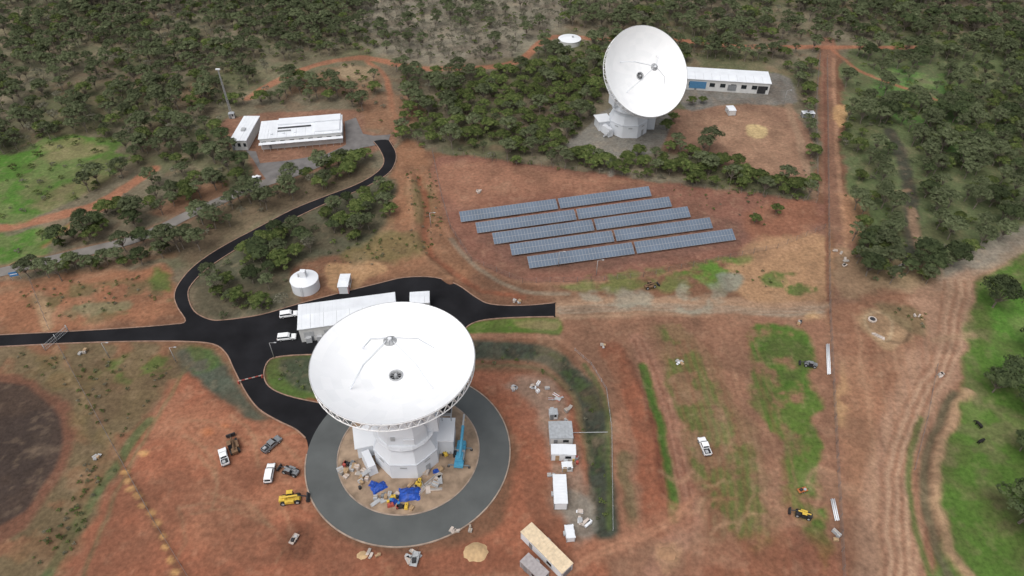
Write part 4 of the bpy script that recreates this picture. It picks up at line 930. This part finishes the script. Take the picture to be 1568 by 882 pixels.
for pz,n in(([(0,540),(270,545),(240,600),(180,690),(100,600)],110),([(620,260),(665,260),(680,350),(660,400),(630,380)],90),([(500,385),(590,360),(640,370),(600,400),(510,440)],70),([(720,530),(830,530),(900,590),(925,700),(928,800),(905,800),(890,640),(840,570),(720,550)],80),([(1290,300),(1420,290),(1440,400),(1320,420)],50),([(1100,400),(1240,430),(1200,450),(1120,420)],40),([(1240,260),(1260,300),(1180,312),(1060,290)],50),([(20,440),(230,420),(250,470),(60,490)],70),([(1350,470),(1420,480),(1410,520),(1360,475)],25),([(410,550),(560,545),(520,600),(430,600)],30),([(1000,280),(1200,310),(1190,350),(1100,330),(1000,290)],40),([(130,710),(180,720),(110,860),(30,880)],50)):
    pp=GL(pz);a=np.array(pp)
    for _ in range(n*3):
        x,y=rng.uniform(a[:,0].min(),a[:,0].max()),rng.uniform(a[:,1].min(),a[:,1].max())
        if inside(np.array([x]),np.array([y]),pp)[0] and rng.rand()<.45:pl['shrub'].append((x,y,rng.uniform(.25,.8)))
wood_root=bpy.data.objects.new('woodland',None);bpy.context.collection.objects.link(wood_root)
ntot=0
for k,lst in pl.items():
    if not lst:continue
    nv=len(VAR[k])
    for vi in range(nv):
        sub=lst[vi::nv];ntot+=len(sub)
        if not sub:continue
        V=[];Fc=[]
        for x,y,s in sub:
            a=R.uniform(0,6.28);z=gz(x,y);o=len(V)
            for q in range(4):
                an=a+q*math.pi/2;V.append((x+s*.7071*math.cos(an),y+s*.7071*math.sin(an),z))
            Fc.append((o,o+1,o+2,o+3))
        me=bpy.data.meshes.new('scatter');me.from_pydata(V,[],Fc)
        io=bpy.data.objects.new('tree_stand_'+k,me);bpy.context.collection.objects.link(io);io.parent=wood_root
        io.instance_type='FACES';io.use_instance_faces_scale=True;io.instance_faces_scale=1.0
        io.show_instancer_for_render=False;io.show_instancer_for_viewport=False
        t=bpy.data.objects.new(k+'_plant',VAR[k][vi]);bpy.context.collection.objects.link(t);t.parent=io
print('instances',ntot)
def tree(name,kind,px,py,s):
    x,y=G(px,py);o=bpy.data.objects.new(name,R.choice(VAR[kind]));bpy.context.collection.objects.link(o);o.location=(x,y,gz(x,y));o.rotation_euler=(0,0,R.uniform(0,6.28));s*=R.uniform(.92,1.08);o.scale=(s,s,s*R.uniform(.85,1.0))
for px,py,s in[(1520,470,1.3),(1545,590,1.15),(1520,600,1.0),(1575,640,1.2),(1560,800,1.4),(1590,830,1.3),(1575,540,1.1),(1600,720,1.3),(1562,690,.8),(1325,385,1.0),(1335,372,.8),(1600,470,1.2)]:tree('dark_gum_tree','dark',px,py,s)
for px,py,s in[(872,245,.9),(895,250,1.0),(915,252,.9),(960,250,1.0),(985,255,1.0),(1005,262,.9),(1040,262,1.0),(1060,270,.9),(1130,272,.9),(1150,278,1.0),(1172,284,.9),(1190,288,1.0),(1215,292,1.1),(1085,258,1.2),(1020,200,.9),(1030,185,.8),(1075,158,.7),(1058,160,.7),(1228,125,1.0),(1235,145,1.1),(1240,165,.9),(1246,215,.7),(1250,235,.7),(1245,280,.8),(1155,342,.7),(1188,328,.8),(500,262,1.1),(520,258,1.3),(545,255,1.4),(560,245,1.1),(535,270,1.1),(95,378,.6)]:tree('wattle_tree','green',px,py,s)
for px,py,s in[(1085,268,1.0),(1220,120,1.0),(380,295,1.0),(75,425,.9),(95,430,1.0),(140,415,.8),(165,405,.8),(330,250,1.2),(355,240,1.1),(250,395,1.0),(275,385,1.2)]:tree('gum_tree','gum',px,py,s)
# ------------------------------------------------------------ camera, light
cam=bpy.data.cameras.new('camera');cam.sensor_width=36;cam.lens=36*F/1568;cam.clip_end=9000;cam.clip_start=1
co=bpy.data.objects.new('camera',cam);bpy.context.collection.objects.link(co);co.location=(0,0,H);co.rotation_euler=(math.pi/2-P,0,0);bpy.context.scene.camera=co
w=bpy.data.worlds.new('World');bpy.context.scene.world=w;w.use_nodes=True;nt=w.node_tree;bg=nt.nodes['Background']
AZ,EL=math.radians(212),math.radians(62)
sk=nt.nodes.new('ShaderNodeTexSky');sk.sky_type='NISHITA';sk.sun_disc=False;sk.sun_elevation=EL;sk.sun_rotation=AZ;sk.dust_density=5;sk.air_density=1
hs=nt.nodes.new('ShaderNodeHueSaturation');hs.inputs['Saturation'].default_value=.35;nt.links.new(sk.outputs[0],hs.inputs['Color']);nt.links.new(hs.outputs[0],bg.inputs[0]);bg.inputs[1].default_value=.145
sn=bpy.data.lights.new('sun','SUN');sn.energy=1.2;sn.angle=math.radians(55);sn.color=(1,.98,.95);so=bpy.data.objects.new('sun',sn);bpy.context.collection.objects.link(so)
d=Vector((math.sin(AZ)*math.cos(EL),math.cos(AZ)*math.cos(EL),math.sin(EL)));so.rotation_euler=d.to_track_quat('Z','Y').to_euler();so.location=(0,0,200)
sc=bpy.context.scene;sc.view_settings.view_transform='Standard';sc.view_settings.look='None';sc.view_settings.exposure=0
